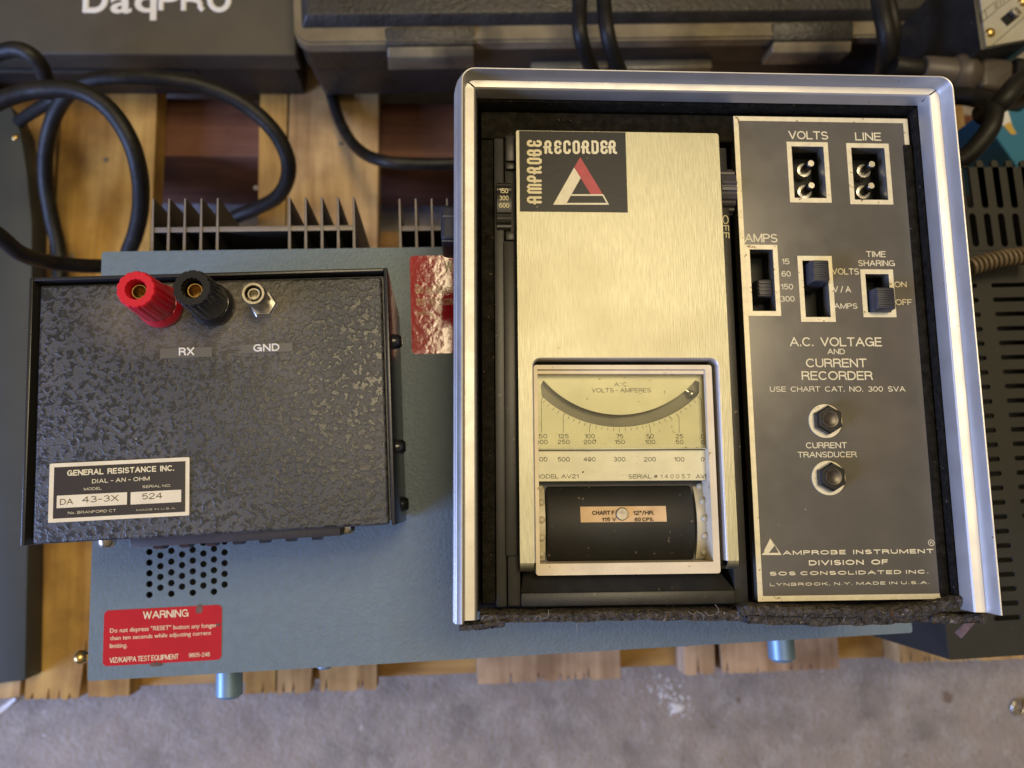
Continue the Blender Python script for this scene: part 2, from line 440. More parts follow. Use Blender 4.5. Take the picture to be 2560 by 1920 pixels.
m_label = M('red_warning_label', (.50, .014, .030), .08, spec=.8, var=(6, .08), bump=(40, .05, .010, 2), tint=(1.6, (.36, .02, .03), .62, .75))
m_scuff = M('torn_brown_patch', (.14, .08, .06), .8, var=(30, .4))
def hammered(name):          # crackle-finish enamel: smooth raised islands in a duller, dustier ground
    m = bpy.data.materials.new(name); m.use_nodes = True
    n, l = m.node_tree.nodes, m.node_tree.links; b = n['Principled BSDF']
    tc = n.new('ShaderNodeTexCoord')
    def nz(sc, det, dist=0.0):
        t = n.new('ShaderNodeTexNoise'); t.inputs['Scale'].default_value = sc; t.inputs['Detail'].default_value = det; t.inputs['Distortion'].default_value = dist
        l.new(tc.outputs['Object'], t.inputs['Vector']); return t.outputs['Fac']
    def rp(src, p0, p1, a, c):
        r = n.new('ShaderNodeValToRGB'); r.color_ramp.elements[0].position = p0; r.color_ramp.elements[1].position = p1
        r.color_ramp.elements[0].color = (*a, 1); r.color_ramp.elements[1].color = (*c, 1); l.new(src, r.inputs[0]); return r.outputs[0]
    isl = rp(nz(66, 4, .5), .43, .57, (0, 0, 0), (1, 1, 1))
    x = n.new('ShaderNodeMix'); x.data_type = 'RGBA'; l.new(isl, x.inputs[0])
    l.new(rp(nz(3.0, 3), .40, .72, (.042, .044, .048), (.085, .082, .080)), x.inputs[6]); x.inputs[7].default_value = (.017, .018, .020, 1)
    mp = n.new('ShaderNodeMapping'); mp.inputs['Location'].default_value = (-.46, -.66, 0); l.new(tc.outputs['Object'], mp.inputs[0])
    m2 = n.new('ShaderNodeMapping'); m2.inputs['Scale'].default_value = (2.6, 6.0, 1); l.new(mp.outputs[0], m2.inputs[0])
    gr = n.new('ShaderNodeTexGradient'); gr.gradient_type = 'SPHERICAL'; l.new(m2.outputs[0], gr.inputs[0])
    mu = n.new('ShaderNodeMath'); mu.operation = 'MULTIPLY'; l.new(gr.outputs['Fac'], mu.inputs[0]); l.new(rp(nz(5, 4), .3, .65, (.2, .2, .2), (1, 1, 1)), mu.inputs[1])
    du = n.new('ShaderNodeMix'); du.data_type = 'RGBA'; l.new(mu.outputs[0], du.inputs[0]); l.new(x.outputs[2], du.inputs[6]); du.inputs[7].default_value = (.20, .165, .115, 1); x = du   # dust left round the posts
    sp = n.new('ShaderNodeMix'); sp.data_type = 'RGBA'; l.new(rp(nz(60, 2), .76, .79, (0, 0, 0), (1, 1, 1)), sp.inputs[0])
    l.new(x.outputs[2], sp.inputs[6]); sp.inputs[7].default_value = (.30, .29, .26, 1)
    l.new(sp.outputs[2], b.inputs['Base Color'])
    l.new(rp(isl, 0, 1, (.55,)*3, (.36,)*3), b.inputs['Roughness'])
    b.inputs['Specular IOR Level'].default_value = .62
    bn = n.new('ShaderNodeBump'); bn.inputs['Strength'].default_value = .45; bn.inputs['Distance'].default_value = .0022; l.new(isl, bn.inputs['Height'])
    b2 = n.new('ShaderNodeBump'); b2.inputs['Strength'].default_value = .22; b2.inputs['Distance'].default_value = .0045; l.new(nz(70, 2), b2.inputs['Height'])
    l.new(b2.outputs[0], bn.inputs['Normal']); l.new(bn.outputs[0], b.inputs['Normal']); return m
m_resist = hammered('black_hammered_paint')
m_resedge = M('worn_black_enamel', (.022, .022, .024), .3, speck=(25, (.25, .24, .2), .77), bump=(60, .1))
m_strip = M('dark_embossed_tape', (.105, .096, .084), .4)
m_plate = M('dark_brown_name_plate', (.028, .022, .021), .4, bump=(80, .05))
m_cream = M('cream_plate', (.76, .69, .52), .45, var=(14, .08), speck=(40, (.45, .36, .2), .74))
m_casebl = M('charcoal_vinyl', (.056, .049, .037), .55, var=(3, .18), bump=(60, .12))
m_tool = M('black_grained_plastic', (.024, .021, .018), .45, var=(5, .3), bump=(40, .45, .012, 3), rvar=(5, .1))
m_toolsm = M('roof_lit_smooth_plastic', (.19, .155, .095), .30, var=(4, .3), rvar=(6, .1), tint=(1.6, (.07, .06, .045), .52, .62))  # tan base colour paints in the warm roof's reflection on the black plastic
m_cord = M('black_rubber_cord', (.010, .009, .008), .50, spec=.32, var=(8, .3), bump=(40, .2), bump2=(6, .25, .03), tint=(3, (.035, .03, .024), .55, .8))
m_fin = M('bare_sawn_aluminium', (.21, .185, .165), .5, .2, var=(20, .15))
m_vent = M('dark_olive_metal', (.015, .015, .013), .6, var=(6, .2), bump=(70, .1), speck=(30, (.08, .08, .08), .74))
m_void = M('dark_inside', (.006, .006, .006), .9)
m_beige = M('beige_panel', (.42, .40, .33), .5, var=(5, .08), tint=(2, (.36, .33, .2), .5, .7))
m_plug = M('dusty_brown_black_rubber', (.075, .062, .052), .45, var=(8, .25), bump=(40, .15))
m_coil = M('tan_coiled_cord', (.16, .12, .075), .55, var=(20, .3))
m_carton = M('blue_carton', (.02, .16, .30), .5, var=(4, .1))
m_peach = M('peach_paper', (.72, .50, .28), .6, var=(18, .15), tint=(8, (.75, .60, .42), .5, .7))
m_paper = M('white_paper', (.72, .72, .74), .7, var=(8, .1))
m_leather = M('black_leather', (.025, .025, .032), .5, bump=(60, .4))
m_thread = M('pale_thread', (.30, .27, .24), .8)
m_dial = M('purple_grey_plastic', (.055, .048, .056), .4, var=(8, .2))
def glass(name):
    m = bpy.data.materials.new(name); m.use_nodes = True
    n, l = m.node_tree.nodes, m.node_tree.links
    n.remove(n['Principled BSDF'])
    tr = n.new('ShaderNodeBsdfTransparent'); tr.inputs[0].default_value = (.95, .95, .90, 1)
    gl = n.new('ShaderNodeBsdfGlossy'); gl.inputs['Roughness'].default_value = .12
    fr = n.new('ShaderNodeFresnel'); fr.inputs[0].default_value = 1.17
    mx = n.new('ShaderNodeMixShader'); l.new(fr.outputs[0], mx.inputs[0]); l.new(tr.outputs[0], mx.inputs[1]); l.new(gl.outputs[0], mx.inputs[2])
    l.new(mx.outputs[0], n['Material Output'].inputs[0]); return m
m_glass = glass('clear_acrylic')

# ================================================================== the setting
b = MB(); b.box(-3000, 3000, -3000, 3000, -40, 0)
fl = b.build('floor', m_concrete, None, WORLD); fl['kind'] = 'structure'

# ---- pallet
a0, a1 = P(200, 1743, 500), P(2095, 1668, 500)
yaw_p = math.atan2(a1.y-a0.y, a1.x-a0.x)
FP = Frame((a0.x, a0.y, H-500), yaw_p)
pallet = thing('wooden_pallet', 'rough pine shipping pallet on the concrete under all the instruments', 'pallet', FP)
def ragged_board(u0, u1, v, mat, wz=18, back=470, cracks=(), rag=2.0):
    x0 = FP.L(u0, v).x; x1 = FP.L(u1, v).x; ye = FP.L((u0+u1)/2, v).y
    pts = []
    n = 150; w1 = w2 = 0.0
    slit = [(x0+(x1-x0)*random.random(), random.uniform(.5, .95), random.uniform(2, 9)) for _ in range(max(2, int(abs(x1-x0)/9)))]
    for k in range(n+1):                                   # splintered sawn end
        x = x0+(x1-x0)*k/n
        w1 = .85*w1+random.uniform(-.5, .5)*.22; w2 = random.uniform(-.5, .5)*.30
        pts.append((x, ye+(w1+w2)*rag))
    cx = [FP.L(c[0], v).x for c in cracks]
    out = []
    for p in pts:
        y = p[1]
        for c, (cu, wd, dp) in zip(cx, cracks):
            t = abs(p[0]-c)/wd
            if t < 1: y += dp*(1-t)
        for sx_, sw_, sd_ in slit:
            t = abs(p[0]-sx_)/sw_
            if t < 1: y += sd_*(1-t)
        out.append((p[0], y))
    # a little waviness along the long edges
    ys = [ye+(back-ye)*k/8 for k in range(1, 9)]
    outl = out+[(x1+random.uniform(-.6, .6), y) for y in ys]+[(x0+random.uniform(-.6, .6), y) for y in ys[::-1]]
    m = MB(); m.prism(outl, -wz, 0)
    return m.build('deck_board', mat, pallet)
ragged_board(62, 322, 1744, m_wood[0], cracks=((208, 2.5, 34),), rag=2.6)
ragged_board(-260, 48, 1748, m_wood[1], rag=3)
ragged_board(612, 688, 1733, m_wood[0], rag=2.2)
ragged_board(692, 941, 1729, m_wood[1], cracks=((788, 3.0, 46),), rag=2.6)
ragged_board(1195, 1552, 1703, m_wood[2], rag=1.6)
ragged_board(1712, 2100, 1680, m_wood[2], cracks=((1796, 2.2, 40),), rag=2.0)
ragged_board(2250, 2560, 1652, m_wood[1], rag=2)
ye = FP.L(1000, 1691, 0-18.5).y
b = MB(); b.box(-110, 700, ye, ye+38, -107, -18.6, 1.2); b.build('stringer', m_stringer, pallet)
y1 = FP.L(450, 390, -18.6).y; y2 = FP.L(450, 245, -18.6).y
b = MB(); b.box(-110, 700, y1, y2, -107, -18.6, 1.2); b.build('stringer', m_redwood, pallet, )
b = MB(); b.box(-110, 700, y1-110, y1-20, -124, -107.5, 1.0); b.build('bottom_board', m_stringer, pallet)
b = MB(); b.box(-110, 700, ye, ye+80, -124, -107.5, 1.0); b.build('bottom_board', m_stringer, pallet)
b = MB()                                                     # nails
for u, v in ((640, 470), (265, 400), (180, 640), (850, 360)):
    q = FP.L(u, v); b.cyl((q.x, q.y, 0), 1.6, -.5, .35, 12)
split(b.build('nail_head', m_darksteel, pallet))

# ================================================================== blue power supply
Z_B = 307.0
c0, c1 = P(218.5, 1703, Z_B), P(2281.7, 1581.8, Z_B)
FB = Frame((c0.x, c0.y, H-Z_B), math.atan2(c1.y-c0.y, c1.x-c0.x))
psu = thing('power_supply', 'grey blue power supply with red labels, lying under the black box and the recorder', 'power supply', FB)
Wb = FB.L(2281.7, 1581.8).x; Db = (FB.L(256, 629).y+FB.L(1129, 617.4).y)/2
holes = []
colx = [373.3, 400.8, 428.2, 454.9, 481.8, 508.4, 534.7, 561.3]
for i, u in enumerate(colx):
    v0 = 1487.0 if i % 2 == 0 else 1470.5
    v0 -= 1.3*i
    for k in range(7):
        q = FB.L(u + (0.0 if True else 0), v0-26.8*k)
        holes.append(circle(q.x, q.y, 1.18, 14))
b = MB(); b.prism(rrect(0, Wb, 0, Db, 1.0, 3), -1.3, 0, holes); b.build('lid', m_bluepaint, psu, smooth=30)
b = MB(); b.box(.8, Wb-.8, .8, Db-.8, -193, -12); 
for x0, x1, yy0, yy1 in ((0.1, 1.2, .1, Db-.1), (Wb-1.2, Wb-.1, .1, Db-.1), (1.3, Wb-1.3, .1, 1.2), (1.3, Wb-1.3, Db-1.2, Db-.1)):
    b.box(x0, x1, yy0, yy1, -192, -1.35)
split(b.build('chassis_panel', m_greycase, psu))
def fit(fr, mb, s, bl, tr, w, bold=0.0, h=.06, **k):
    a = fr.L(*bl, w); c = fr.L(*tr, w)
    mb.text(s, a.x, a.y, c.x, c.y, w, bold, h, **k)
# warning labels
def label_at(tl, br, body, name='warning_label', lab=None):
    a = FB.L(*tl); c = FB.L(*br)
    m = MB(); m.prism(rrect(a.x, c.x, c.y, a.y, 1.6, 5), .01, .12)
    o = m.build(name, m_label, psu)
    if lab: o['label'] = lab
    t = MB()
    for s_, bl, tr, bo in body: fit(FB, t, s_, bl, tr, .16, bo, .05)
    t.build('lettering', m_letter, o)
    return o
lab1 = label_at((261, 1526.5), (553.5, 1649), [
    ('WARNING', (357.3, 1547.6), (471.6, 1522.5), .004),
    ('Do not depress "RESET" button any longer', (274.9, 1582.5), (542.5, 1556.5), .004),
    ('than ten seconds while adjusting current', (274.9, 1601), (528, 1576.8), .004),
    ('limiting.', (274.3, 1621), (318.3, 1607), .004),
    ('VIZ/KAPPA TEST EQUIPMENT', (274, 1657.5), (447, 1634.5), -.004),
    ('9605-246', (472.2, 1643.8), (525.2, 1630), -.004)], lab='red warning label whole, at the lower left corner')
t = MB()
for cu, cv, w_, h_ in ((498, 1523, 10, 14), (390, 1661, 22, 6), (545, 1562, 6, 5)):
    q = FB.L(cu, cv); pts = [(q.x+.15*w_*math.cos(a)*random.uniform(.6, 1), q.y+.15*h_*math.sin(a)*random.uniform(.6, 1)) for a in [k*math.pi/6 for k in range(12)]]
    t.prism(pts, .17, .24)
split(t.build('torn_patch', m_scuff, lab1))
label_at((1024, 640), (1318, 878), [
    ('WARNING', (1110, 679), (1226, 650), .004),
    ('Do not depress "RESET" button any longer', (1040, 735), (1306, 705), .004),
    ('than ten seconds while adjusting current', (1040, 765), (1292, 735), -.006),
    ('limiting.', (1040, 790), (1083, 774), -.006)], lab='red warning label half hidden by the recorder')
label_at((2010, 1400), (2110, 1562), [], lab='red label peeping out below the recorder')
# knobs on the front panel
def knob(u0, u1, vend, Z, name, mat, r=None):
    wz = H-Z-FB.o.z
    q0 = FB.L(u0, vend, wz); q1 = FB.L(u1, vend, wz); r = abs(q1.x-q0.x)/2
    m = MB(); m.lathe([(0, 0), (r*.7, 0), (r, r*.25), (r, -q0.y)], ((q0.x+q1.x)/2, q0.y, wz), 'y', 28)
    return m.build(name, mat, psu)
m_knob = M('dull_blue_grey_knob', (.20, .31, .43), .42, .45, var=(8, .1), bump=(60, .06))
for kk in ((540, 606, 1747, 338), (1924, 1988, 1655, 338), (792, 832, 1673, 330), (1690, 1730, 1615, 330)): knob(*kk, 'front_knob', m_knob)
q = FB.L(203, 1643, -6)
b = MB(); b.ball((q.x, q.y, -6), 2.6, (1, 1, 1)); b.box(q.x, .2, q.y-1, q.y+1, -7, -5); b.build('side_screw', m_brass, psu)
# heat sinks standing on the back
m_finside = M('shaded_black_anodised_fin', (.030, .027, .024), .5, .2)  # black anodising, with the shade between the fins put into its colour
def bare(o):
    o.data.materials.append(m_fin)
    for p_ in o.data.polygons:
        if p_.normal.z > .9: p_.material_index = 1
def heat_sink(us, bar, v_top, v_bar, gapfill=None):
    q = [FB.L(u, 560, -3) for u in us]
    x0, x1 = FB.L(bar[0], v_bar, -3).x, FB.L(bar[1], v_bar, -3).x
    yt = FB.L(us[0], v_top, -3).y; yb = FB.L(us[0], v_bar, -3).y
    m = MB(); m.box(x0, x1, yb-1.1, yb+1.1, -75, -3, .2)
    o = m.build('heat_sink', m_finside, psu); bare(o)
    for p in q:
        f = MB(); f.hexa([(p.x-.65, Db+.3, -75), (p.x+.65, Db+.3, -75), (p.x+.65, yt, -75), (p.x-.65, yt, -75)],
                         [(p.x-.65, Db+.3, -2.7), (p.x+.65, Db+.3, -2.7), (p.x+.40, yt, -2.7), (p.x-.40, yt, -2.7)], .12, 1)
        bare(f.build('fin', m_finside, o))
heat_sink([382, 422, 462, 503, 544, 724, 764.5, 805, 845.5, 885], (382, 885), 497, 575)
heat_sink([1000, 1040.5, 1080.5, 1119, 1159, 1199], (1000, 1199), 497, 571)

# ================================================================== black resistance box
Z_R = 240.0
r_ = [P(75.8, 692.7, Z_R), P(969.9, 668, Z_R), P(988.7, 1311.6, Z_R), P(50.6, 1365, Z_R)]
FR = Frame((r_[3].x, r_[3].y, H-Z_R), rad(3.06))
Wr, Dr, Hr = 104.8, 78.0, 66.8
rbox = thing('resistance_box', 'black hammered metal resistance box with red and black binding posts on the blue lid', 'resistance box', FR)
b = MB(); b.box(1.5, Wr-1.5, 1.4, Dr-1.5, -Hr+.2, -4); b.build('body', m_resedge, rbox)
b = MB()
b.box(0, 1.1, 0, Dr, -Hr+1, 0, .25); b.box(Wr-1.1, Wr, 0, Dr, -Hr+1, 0, .25); b.box(1.15, Wr-1.15, Dr-1.1, Dr, -Hr+1, -.1, .25)
b.build('shell', m_resedge, rbox)
b = MB(); b.box(2.9, Wr-1.9, .2, Dr-2.6, -3.9, -.5, .9, 4); b.build('top_panel', m_resist, rbox)
zt = -.5
def binding_post(base, mat, h, lab):
    q = FR.L(*base, zt); c = (q.x, q.y, zt)
    col = MB(); col.lathe([(0, 0), (6.3, 0), (6.5, .5), (6.4, 2.6), (5.7, 4.6), (5.0, 4.8), (0, 4.8)], c, 'z', 40)
    o = col.build('binding_post', mat, rbox); o['label'] = lab
    cap = MB()
    mod = lambda a, z: 1.0 if z < 5.2 else 1-.055*max(0.0, math.cos(14*a))**2
    cap.lathe([(2.8, 4.85), (5.5, 4.85), (5.85, 5.6), (5.75, 8), (5.35, h-1.0), (5.1, h-.2), (4.9, h), (2.95, h), (2.8, h-.3), (2.7, h-9.5), (0, h-9.5)], c, 'z', 112, mod)
    cap.build('cap', mat, o)
    ins = MB(); ins.lathe([(0, h-9.4), (2.2, h-9.4), (2.2, h-3.0), (2.0, h-2.8), (1.75, h-2.8), (1.65, h-3.2), (1.6, h-9), (0, h-9)], c, 'z', 32)
    ins.build('brass_insert', m_oldbrass, o)
binding_post((404.5, 768), m_redplastic, 20.5, 'red binding post')
binding_post((533, 765), m_blackgloss, 20.5, 'black binding post')
q = FR.L(660, 763, zt); c = (q.x, q.y, zt)
b = MB(); b.lathe([(0, 0), (4.3, 0), (4.3, .5), (3.9, .8), (3.8, 2.2), (0, 2.2)], c, 'z', 6)
gp = b.build('ground_post', m_steel, rbox); gp['label'] = 'bare nickel ground post'
b = MB(); b.lathe([(0, 2.25), (2.9, 2.25), (2.9, 9.6), (3.3, 9.8), (3.35, 13.2), (3.1, 13.8), (2.45, 13.8), (2.35, 13.5), (2.3, 8.0), (0, 8.0)], c, 'z', 40)
b.build('cap', m_nickel, gp)
b = MB(); b.lathe([(0, 8.05), (1.85, 8.05), (1.85, 13.0), (1.65, 13.2), (1.3, 13.2), (1.25, 12.9), (1.2, 9.0), (0, 9.0)], c, 'z', 32)
b.build('socket_sleeve', m_nickel, gp)
def strip(bl, tr, s_, tbl, ttr):
    a = FR.L(*bl, zt); d = FR.L(*tr, zt)
    m = MB(); m.box(a.x, d.x, a.y, d.y, zt-.1, zt+.25, .06, 1); o = m.build('embossed_tape', m_strip, rbox)
    t = MB(); fit(FR, t, s_, tbl, ttr, zt+.3, .014, .12); t.build('lettering', m_white, o)
strip((401, 897), (531, 867), 'RX', (447, 889.4), (486, 867.7))
strip((602, 884), (732, 857), 'GND', (633.5, 879.5), (699, 858))
a = FR.L(121.5, 1307.2, zt); d = FR.L(474.5, 1142.9, zt)
b = MB(); b.prism(rrect(a.x, d.x, a.y, d.y, .3, 2), zt-.05, zt+.35); npl = b.build('name_plate', m_cream, rbox)
a2 = FR.L(133.6, 1297, zt); d2 = FR.L(464.5, 1153, zt)
b = MB(); b.box(a2.x, d2.x, a2.y, d2.y, zt+.3, zt+.40); b.build('plate_field', m_plate, npl)
b = MB()
for bl, tr in (((143.2, 1270.5), (319.2, 1230.5)), ((327.8, 1261.5), (454.3, 1224.2))):
    a = FR.L(*bl, zt); d = FR.L(*tr, zt); b.box(a.x, d.x, a.y, d.y, zt+.36, zt+.45)
split(b.build('entry_box', m_cream, npl))
b = MB()
for s_, bl, tr, bo in (('GENERAL  RESISTANCE  INC.', (167.8, 1190.0), (435.5, 1162.5), .012), ('DIAL - AN - OHM', (230, 1208.5), (374.1, 1190.8), .008),
        ('MODEL', (209.8, 1226.3), (254.6, 1217.2), .004), ('SERIAL NO.', (355.9, 1220.2), (427.7, 1210), .004),
        ('No. BRANFORD CT', (169.8, 1285.8), (290.2, 1272.6), .004), ('MADE IN U.S.A.', (340.9, 1277.6), (439.8, 1267.8), .004)):
    fit(FR, b, s_, bl, tr, zt+.44, bo, .05)
b.build('lettering', m_letter, npl)
b = MB()
for s_, bl, tr in (('DA', (149.6, 1262.5), (182.3, 1246)), ('43-3X', (204.9, 1257), (295.7, 1237)), ('524', (354.5, 1248.8), (405, 1231.5))):
    fit(FR, b, s_, bl, tr, zt+.49, -.022, .05)
b.build('typed_number', m_ink, npl)
# dials and screws on the front wall, seen edge-on
def front(u0, u1, v, wz0, wz1, name, mat, bev=.3):
    p0 = FR.L(u0, v, wz1); p1 = FR.L(u1, v, wz1); py = FR.L((u0+u1)/2, v, wz1).y
    m = MB(); m.box(p0.x, p1.x, py, 1.3, wz0, wz1, bev); return m.build(name, mat, rbox)
db = front(324, 852, 1354, -50, -16, 'dial_bezel', m_dial)
b = MB()
for k in range(7):
    x = FR.L(395+66*k, 1350, -30).x; b.lathe([(0, -1.4), (8.5, -1.4), (8.5, 1.4), (0, 1.4)], (x, 4.2, -33), 'x', 40, lambda a, z: 1-.04*(math.cos(12*a) > 0))
split(b.build('thumbwheel', m_blackgloss, db))
for u in (268, 815, 868):
    p = FR.L(u, 1345, -24); m = MB(); m.lathe([(0, -2.6), (1.8, -2.4), (2.6, -1.4), (2.8, 0), (2.8, 1.5)], (p.x, 0, -24), 'y', 20); m.build('front_screw', m_steel, rbox)
for yy in (58, 24):
    m = MB(); m.lathe([(0, 3.0), (1.5, 3.0), (2.3, 2.0), (2.5, 0), (2.5, -.5)], (Wr, yy, -16), 'x', 18); m.build('side_screw', m_blackgloss, rbox)
for yy in (55, 22):
    m = MB(); m.lathe([(0, -1.6), (1.5, -1.5), (2.2, -.8), (2.4, .3)], (0, yy, -9), 'x', 18); m.build('side_screw', m_steel, rbox)
m = MB(); m.lathe([(0, 2.4), (1.8, 2.2), (2.6, 1.0), (2.8, -.5)], (Wr, 6, -40), 'x', 18); m.build('side_screw', m_blackgloss, rbox)

# ================================================================== chart recorder
NREC = Vector((-.032, -.004, .99948)).normalized()
Zc = 222.0
pc = P(1750, 860, Zc)
FC = Frame(pc, rad(1.0), NREC)
q = [FC.L(1152, 168), FC.L(2382, 191), FC.L(2505, 1541), FC.L(1156, 1557)]
FC = Frame(pc, rad(1.0)+math.atan2(q[1].y-q[0].y, q[1].x-q[0].x), NREC)
q = [FC.L(1152, 168), FC.L(2382, 191), FC.L(2505, 1541), FC.L(1156, 1557)]
XL = (q[0].x+q[3].x)/2; XR = (q[1].x+q[2].x)/2; YT = (q[0].y+q[1].y)/2; YB = (q[2].y+q[3].y)/2
rec = thing('chart_recorder', 'black strip chart recorder with aluminium rim and brushed metal cover, top half of a case', 'chart recorder', FC)
rec['label'] = 'strip chart recorder in a black case with a silver rim and a brushed metal cover'
# rim: one extrusion bent round three sides.  profile = (inset on the sides, inset on the top, height)
prof = [(-1.2, -.6, -12.6), (-2.5, -1.0, -11.4), (-2.5, -1.0, -9.6), (-2.2, -.85, -9.3), (-2.4, -.95, -9.0), (-2.2, -.9, -6.8), (-1.85, -.75, -6.5), (-1.95, -.8, -6.2),
        (-1.7, -.65, -4.0), (-1.35, -.5, -3.7), (-1.35, -.5, -3.4), (-.75, -.3, -1.2), (-.2, -.1, -.2), (0, 0, 0), (.3, .25, -.1), (.5, .4, -.7), (.75, .65, -5.6), (.85, .75, -5.95), (1.0, .85, -5.85), (3.6, 2.7, -6.35), (4.0, 2.95, -6.7), (4.15, 3.1, -7.3), (4.45, 3.4, -12.2), (3.4, 2.6, -12.6)]
def rim_ring(ds, dt, z):
    r = 4.0; out = []
    out.append(Vector((XL+ds, YB-0.0, z)))
    for cx, sx, a0 in ((XL, 1, 180), (XR, -1, 90)):
        for k in range(9):
            a = rad(a0-90*k/8)
            ex = max(r-max(ds, dt), 0.0)
            px = (XL+ds+ex if sx > 0 else XR-ds-ex) + ex*math.cos(a)
            py = YT-dt-ex + ex*math.sin(a)
            out.append(Vector((px, py, z)))
    out.append(Vector((XR-ds, YB, z)))
    return out
bmr = bmesh.new(); rows = [[bmr.verts.new(p) for p in rim_ring(*pr)] for pr in prof]
for i in range(len(rows)):
    A, B = rows[i], rows[(i+1) % len(rows)]
    for k in range(len(A)-1): bmr.faces.new((A[k], A[k+1], B[k+1], B[k]))
bmr.faces.new([r[0] for r in rows][::-1]); bmr.faces.new([r[-1] for r in rows])
bmesh.ops.remove_doubles(bmr, verts=bmr.verts[:], dist=1e-4)
# ends of the two legs are cut on the slant: the outer flank runs a little lower and flares
for v in bmr.verts:
    if v.co.y < YB+1:
        side = (XL-v.co.x) if v.co.x < 0 else (v.co.x-XR)
        v.co.y += -.012*(v.co.z+6) - .35*max(side, 0)
bmesh.ops.recalc_face_normals(bmr, faces=bmr.faces[:])
b = MB(); b._merge(bmr); rim = b.build('rim', m_rim, rec, smooth=28)
# dark seams where the mitred inner flanges meet
b = MB()
for sx, X in ((1, XL), (-1, XR)):
    b.tube([(X+sx*.95, YT-.82, -5.85), (X+sx*3.6, YT-2.7, -6.35), (X+sx*4.3, YT-3.2, -9.6)], .30, False, 2)
split(b.build('mitre_seam', m_void, rim))
# case below the rim
DEP = Z_B-Zc
b = MB(); lo = -DEP+6
IN = 4.9
b.box(XL+.4, XL+IN, YB+2, YT-.4, lo, -12.8, .4); b.box(XR-IN, XR-.4, YB+2, YT-.4, lo, -12.8, .4)
b.box(XL+IN+.05, XR-IN-.05, YT-IN+.8, YT-.4, lo, -12.8, .4)
b.box(XL+.5, XR-.5, YB-.5, YB+1.9, lo, -27, .4)
b.box(XL+IN+.05, XR-IN-.05, YB+1.95, YT-IN+.7, lo, -27)
split(b.build('case_wall', m_felt, rec))
b = MB()
for fx, hgt in ((XL+14, 3.6), (XR-14, 8.0)):
    for fy in (YB+14, YT-14): b.cyl((fx, fy, 0), 6, lo-hgt, lo-.05, 20)
split(b.build('rubber_foot', m_black, rec))
b = MB(); g = 1.0
b.box(XL+IN+g, XL+IN+5.0, YB+3, YT-7, -27, -18, .6); b.box(XL+IN+g, XR-IN-g, YT-14.4, YT-5.2, -27, -17, .6); b.box(XR-IN-3.4, XR-IN-.4, YB+3, YT-15, -27, -15.5, .6)
split(b.build('lining', m_felt, rec))

# ---- cover and meter insert
zc = -13.0
def cxy(u, v, w): p = FC.L(u, v, w); return p.x, p.y
cl, ct = cxy(1290, 326, zc); cr = (cxy(1800, 336, zc)[0]+cxy(1843, 1400, zc)[0])/2; cb = cxy(1300, 1408, zc)[1]
wl_, wt = cxy(1329, 893, zc); wr_ = cxy(1797.5, 893, zc)[0]; wbl = (cxy(1335, 1400, zc)[0]+wl_)/2
# the cover, a sheet with a window open at its lower end
rr = 2.6
outl = [(cl, cb), (wl_, cb)]
outl += [(wl_, wt-rr)]+[(wl_+rr-rr*math.cos(rad(90*k/6)), wt-rr+rr*math.sin(rad(90*k/6))) for k in range(1, 7)]
outl += [(wr_-rr+rr*math.sin(rad(90*k/6)), wt-rr+rr*math.cos(rad(90*k/6))) for k in range(0, 7)]
outl += [(wr_, cb), (cr, cb), (cr, ct-.8), (cr-.3, ct-.2), (cr-.9, ct), (cl+.3, ct), (cl, ct-.4)]
b = MB(); b.prism(outl, zc-.7, zc); cov = b.build('cover', m_cover, rec)
# turned-down edge of the window and of the two feet
b = MB(); e = .55
def flange(path, drop):
    bm_ = bmesh.new(); rws = []
    n = len(path)
    for w, (ins, dz) in enumerate(((0, .02), (.25, -.02), (.48, -.18), (.6, -.5), (.6, -drop), (0, -drop))):
        row = []
        for i, p in enumerate(path):
            a_ = Vector(path[max(i-1, 0)]); c_ = Vector(path[min(i+1, n-1)]); d_ = (c_-a_).normalized()
            nn = Vector((d_.y, -d_.x))
            row.append(bm_.verts.new((p[0]+nn.x*ins, p[1]+nn.y*ins, zc+dz)))
        rws.append(row)
    for A, B in zip(rws, rws[1:]):
        for k in range(n-1): bm_.faces.new((A[k], A[k+1], B[k+1], B[k]))
    bmesh.ops.recalc_face_normals(bm_, faces=bm_.faces[:])
    return bm_
b._merge(flange(outl[1:-6][:0] or [o_ for o_ in outl[1:17]], 5.0))
b.build('window_flange', m_rim, cov)
b = MB()
for x0, x1 in ((cl, wl_), (wr_, cr)):
    prof2 = []
    for k in range(7):
        a_ = rad(90*k/6); prof2.append((cb-2.6*math.sin(a_), zc-2.6+2.6*math.cos(a_)))
    prof2 += [(cb-2.6, zc-7.0)]
    bm_ = bmesh.new(); A = [bm_.verts.new((x0, y, z)) for y, z in prof2]; B = [bm_.verts.new((x1, y, z)) for y, z in prof2]
    for k in range(len(A)-1): bm_.faces.new((A[k], B[k], B[k+1], A[k+1]))
    A2 = [bm_.verts.new((x0, y+.7, z-.7)) for y, z in prof2]; B2 = [bm_.verts.new((x1, y+.7, z-.7)) for y, z in prof2]
    for k in range(len(A)-1):
        bm_.faces.new((A2[k], A2[k+1], B2[k+1], B2[k])); bm_.faces.new((A[k], A[k+1], A2[k+1], A2[k])); bm_.faces.new((B[k], B2[k], B2[k+1], B[k+1]))
    bmesh.ops.recalc_face_normals(bm_, faces=bm_.faces[:]); b._merge(bm_)
split(b.build('bent_foot', m_cover, cov))
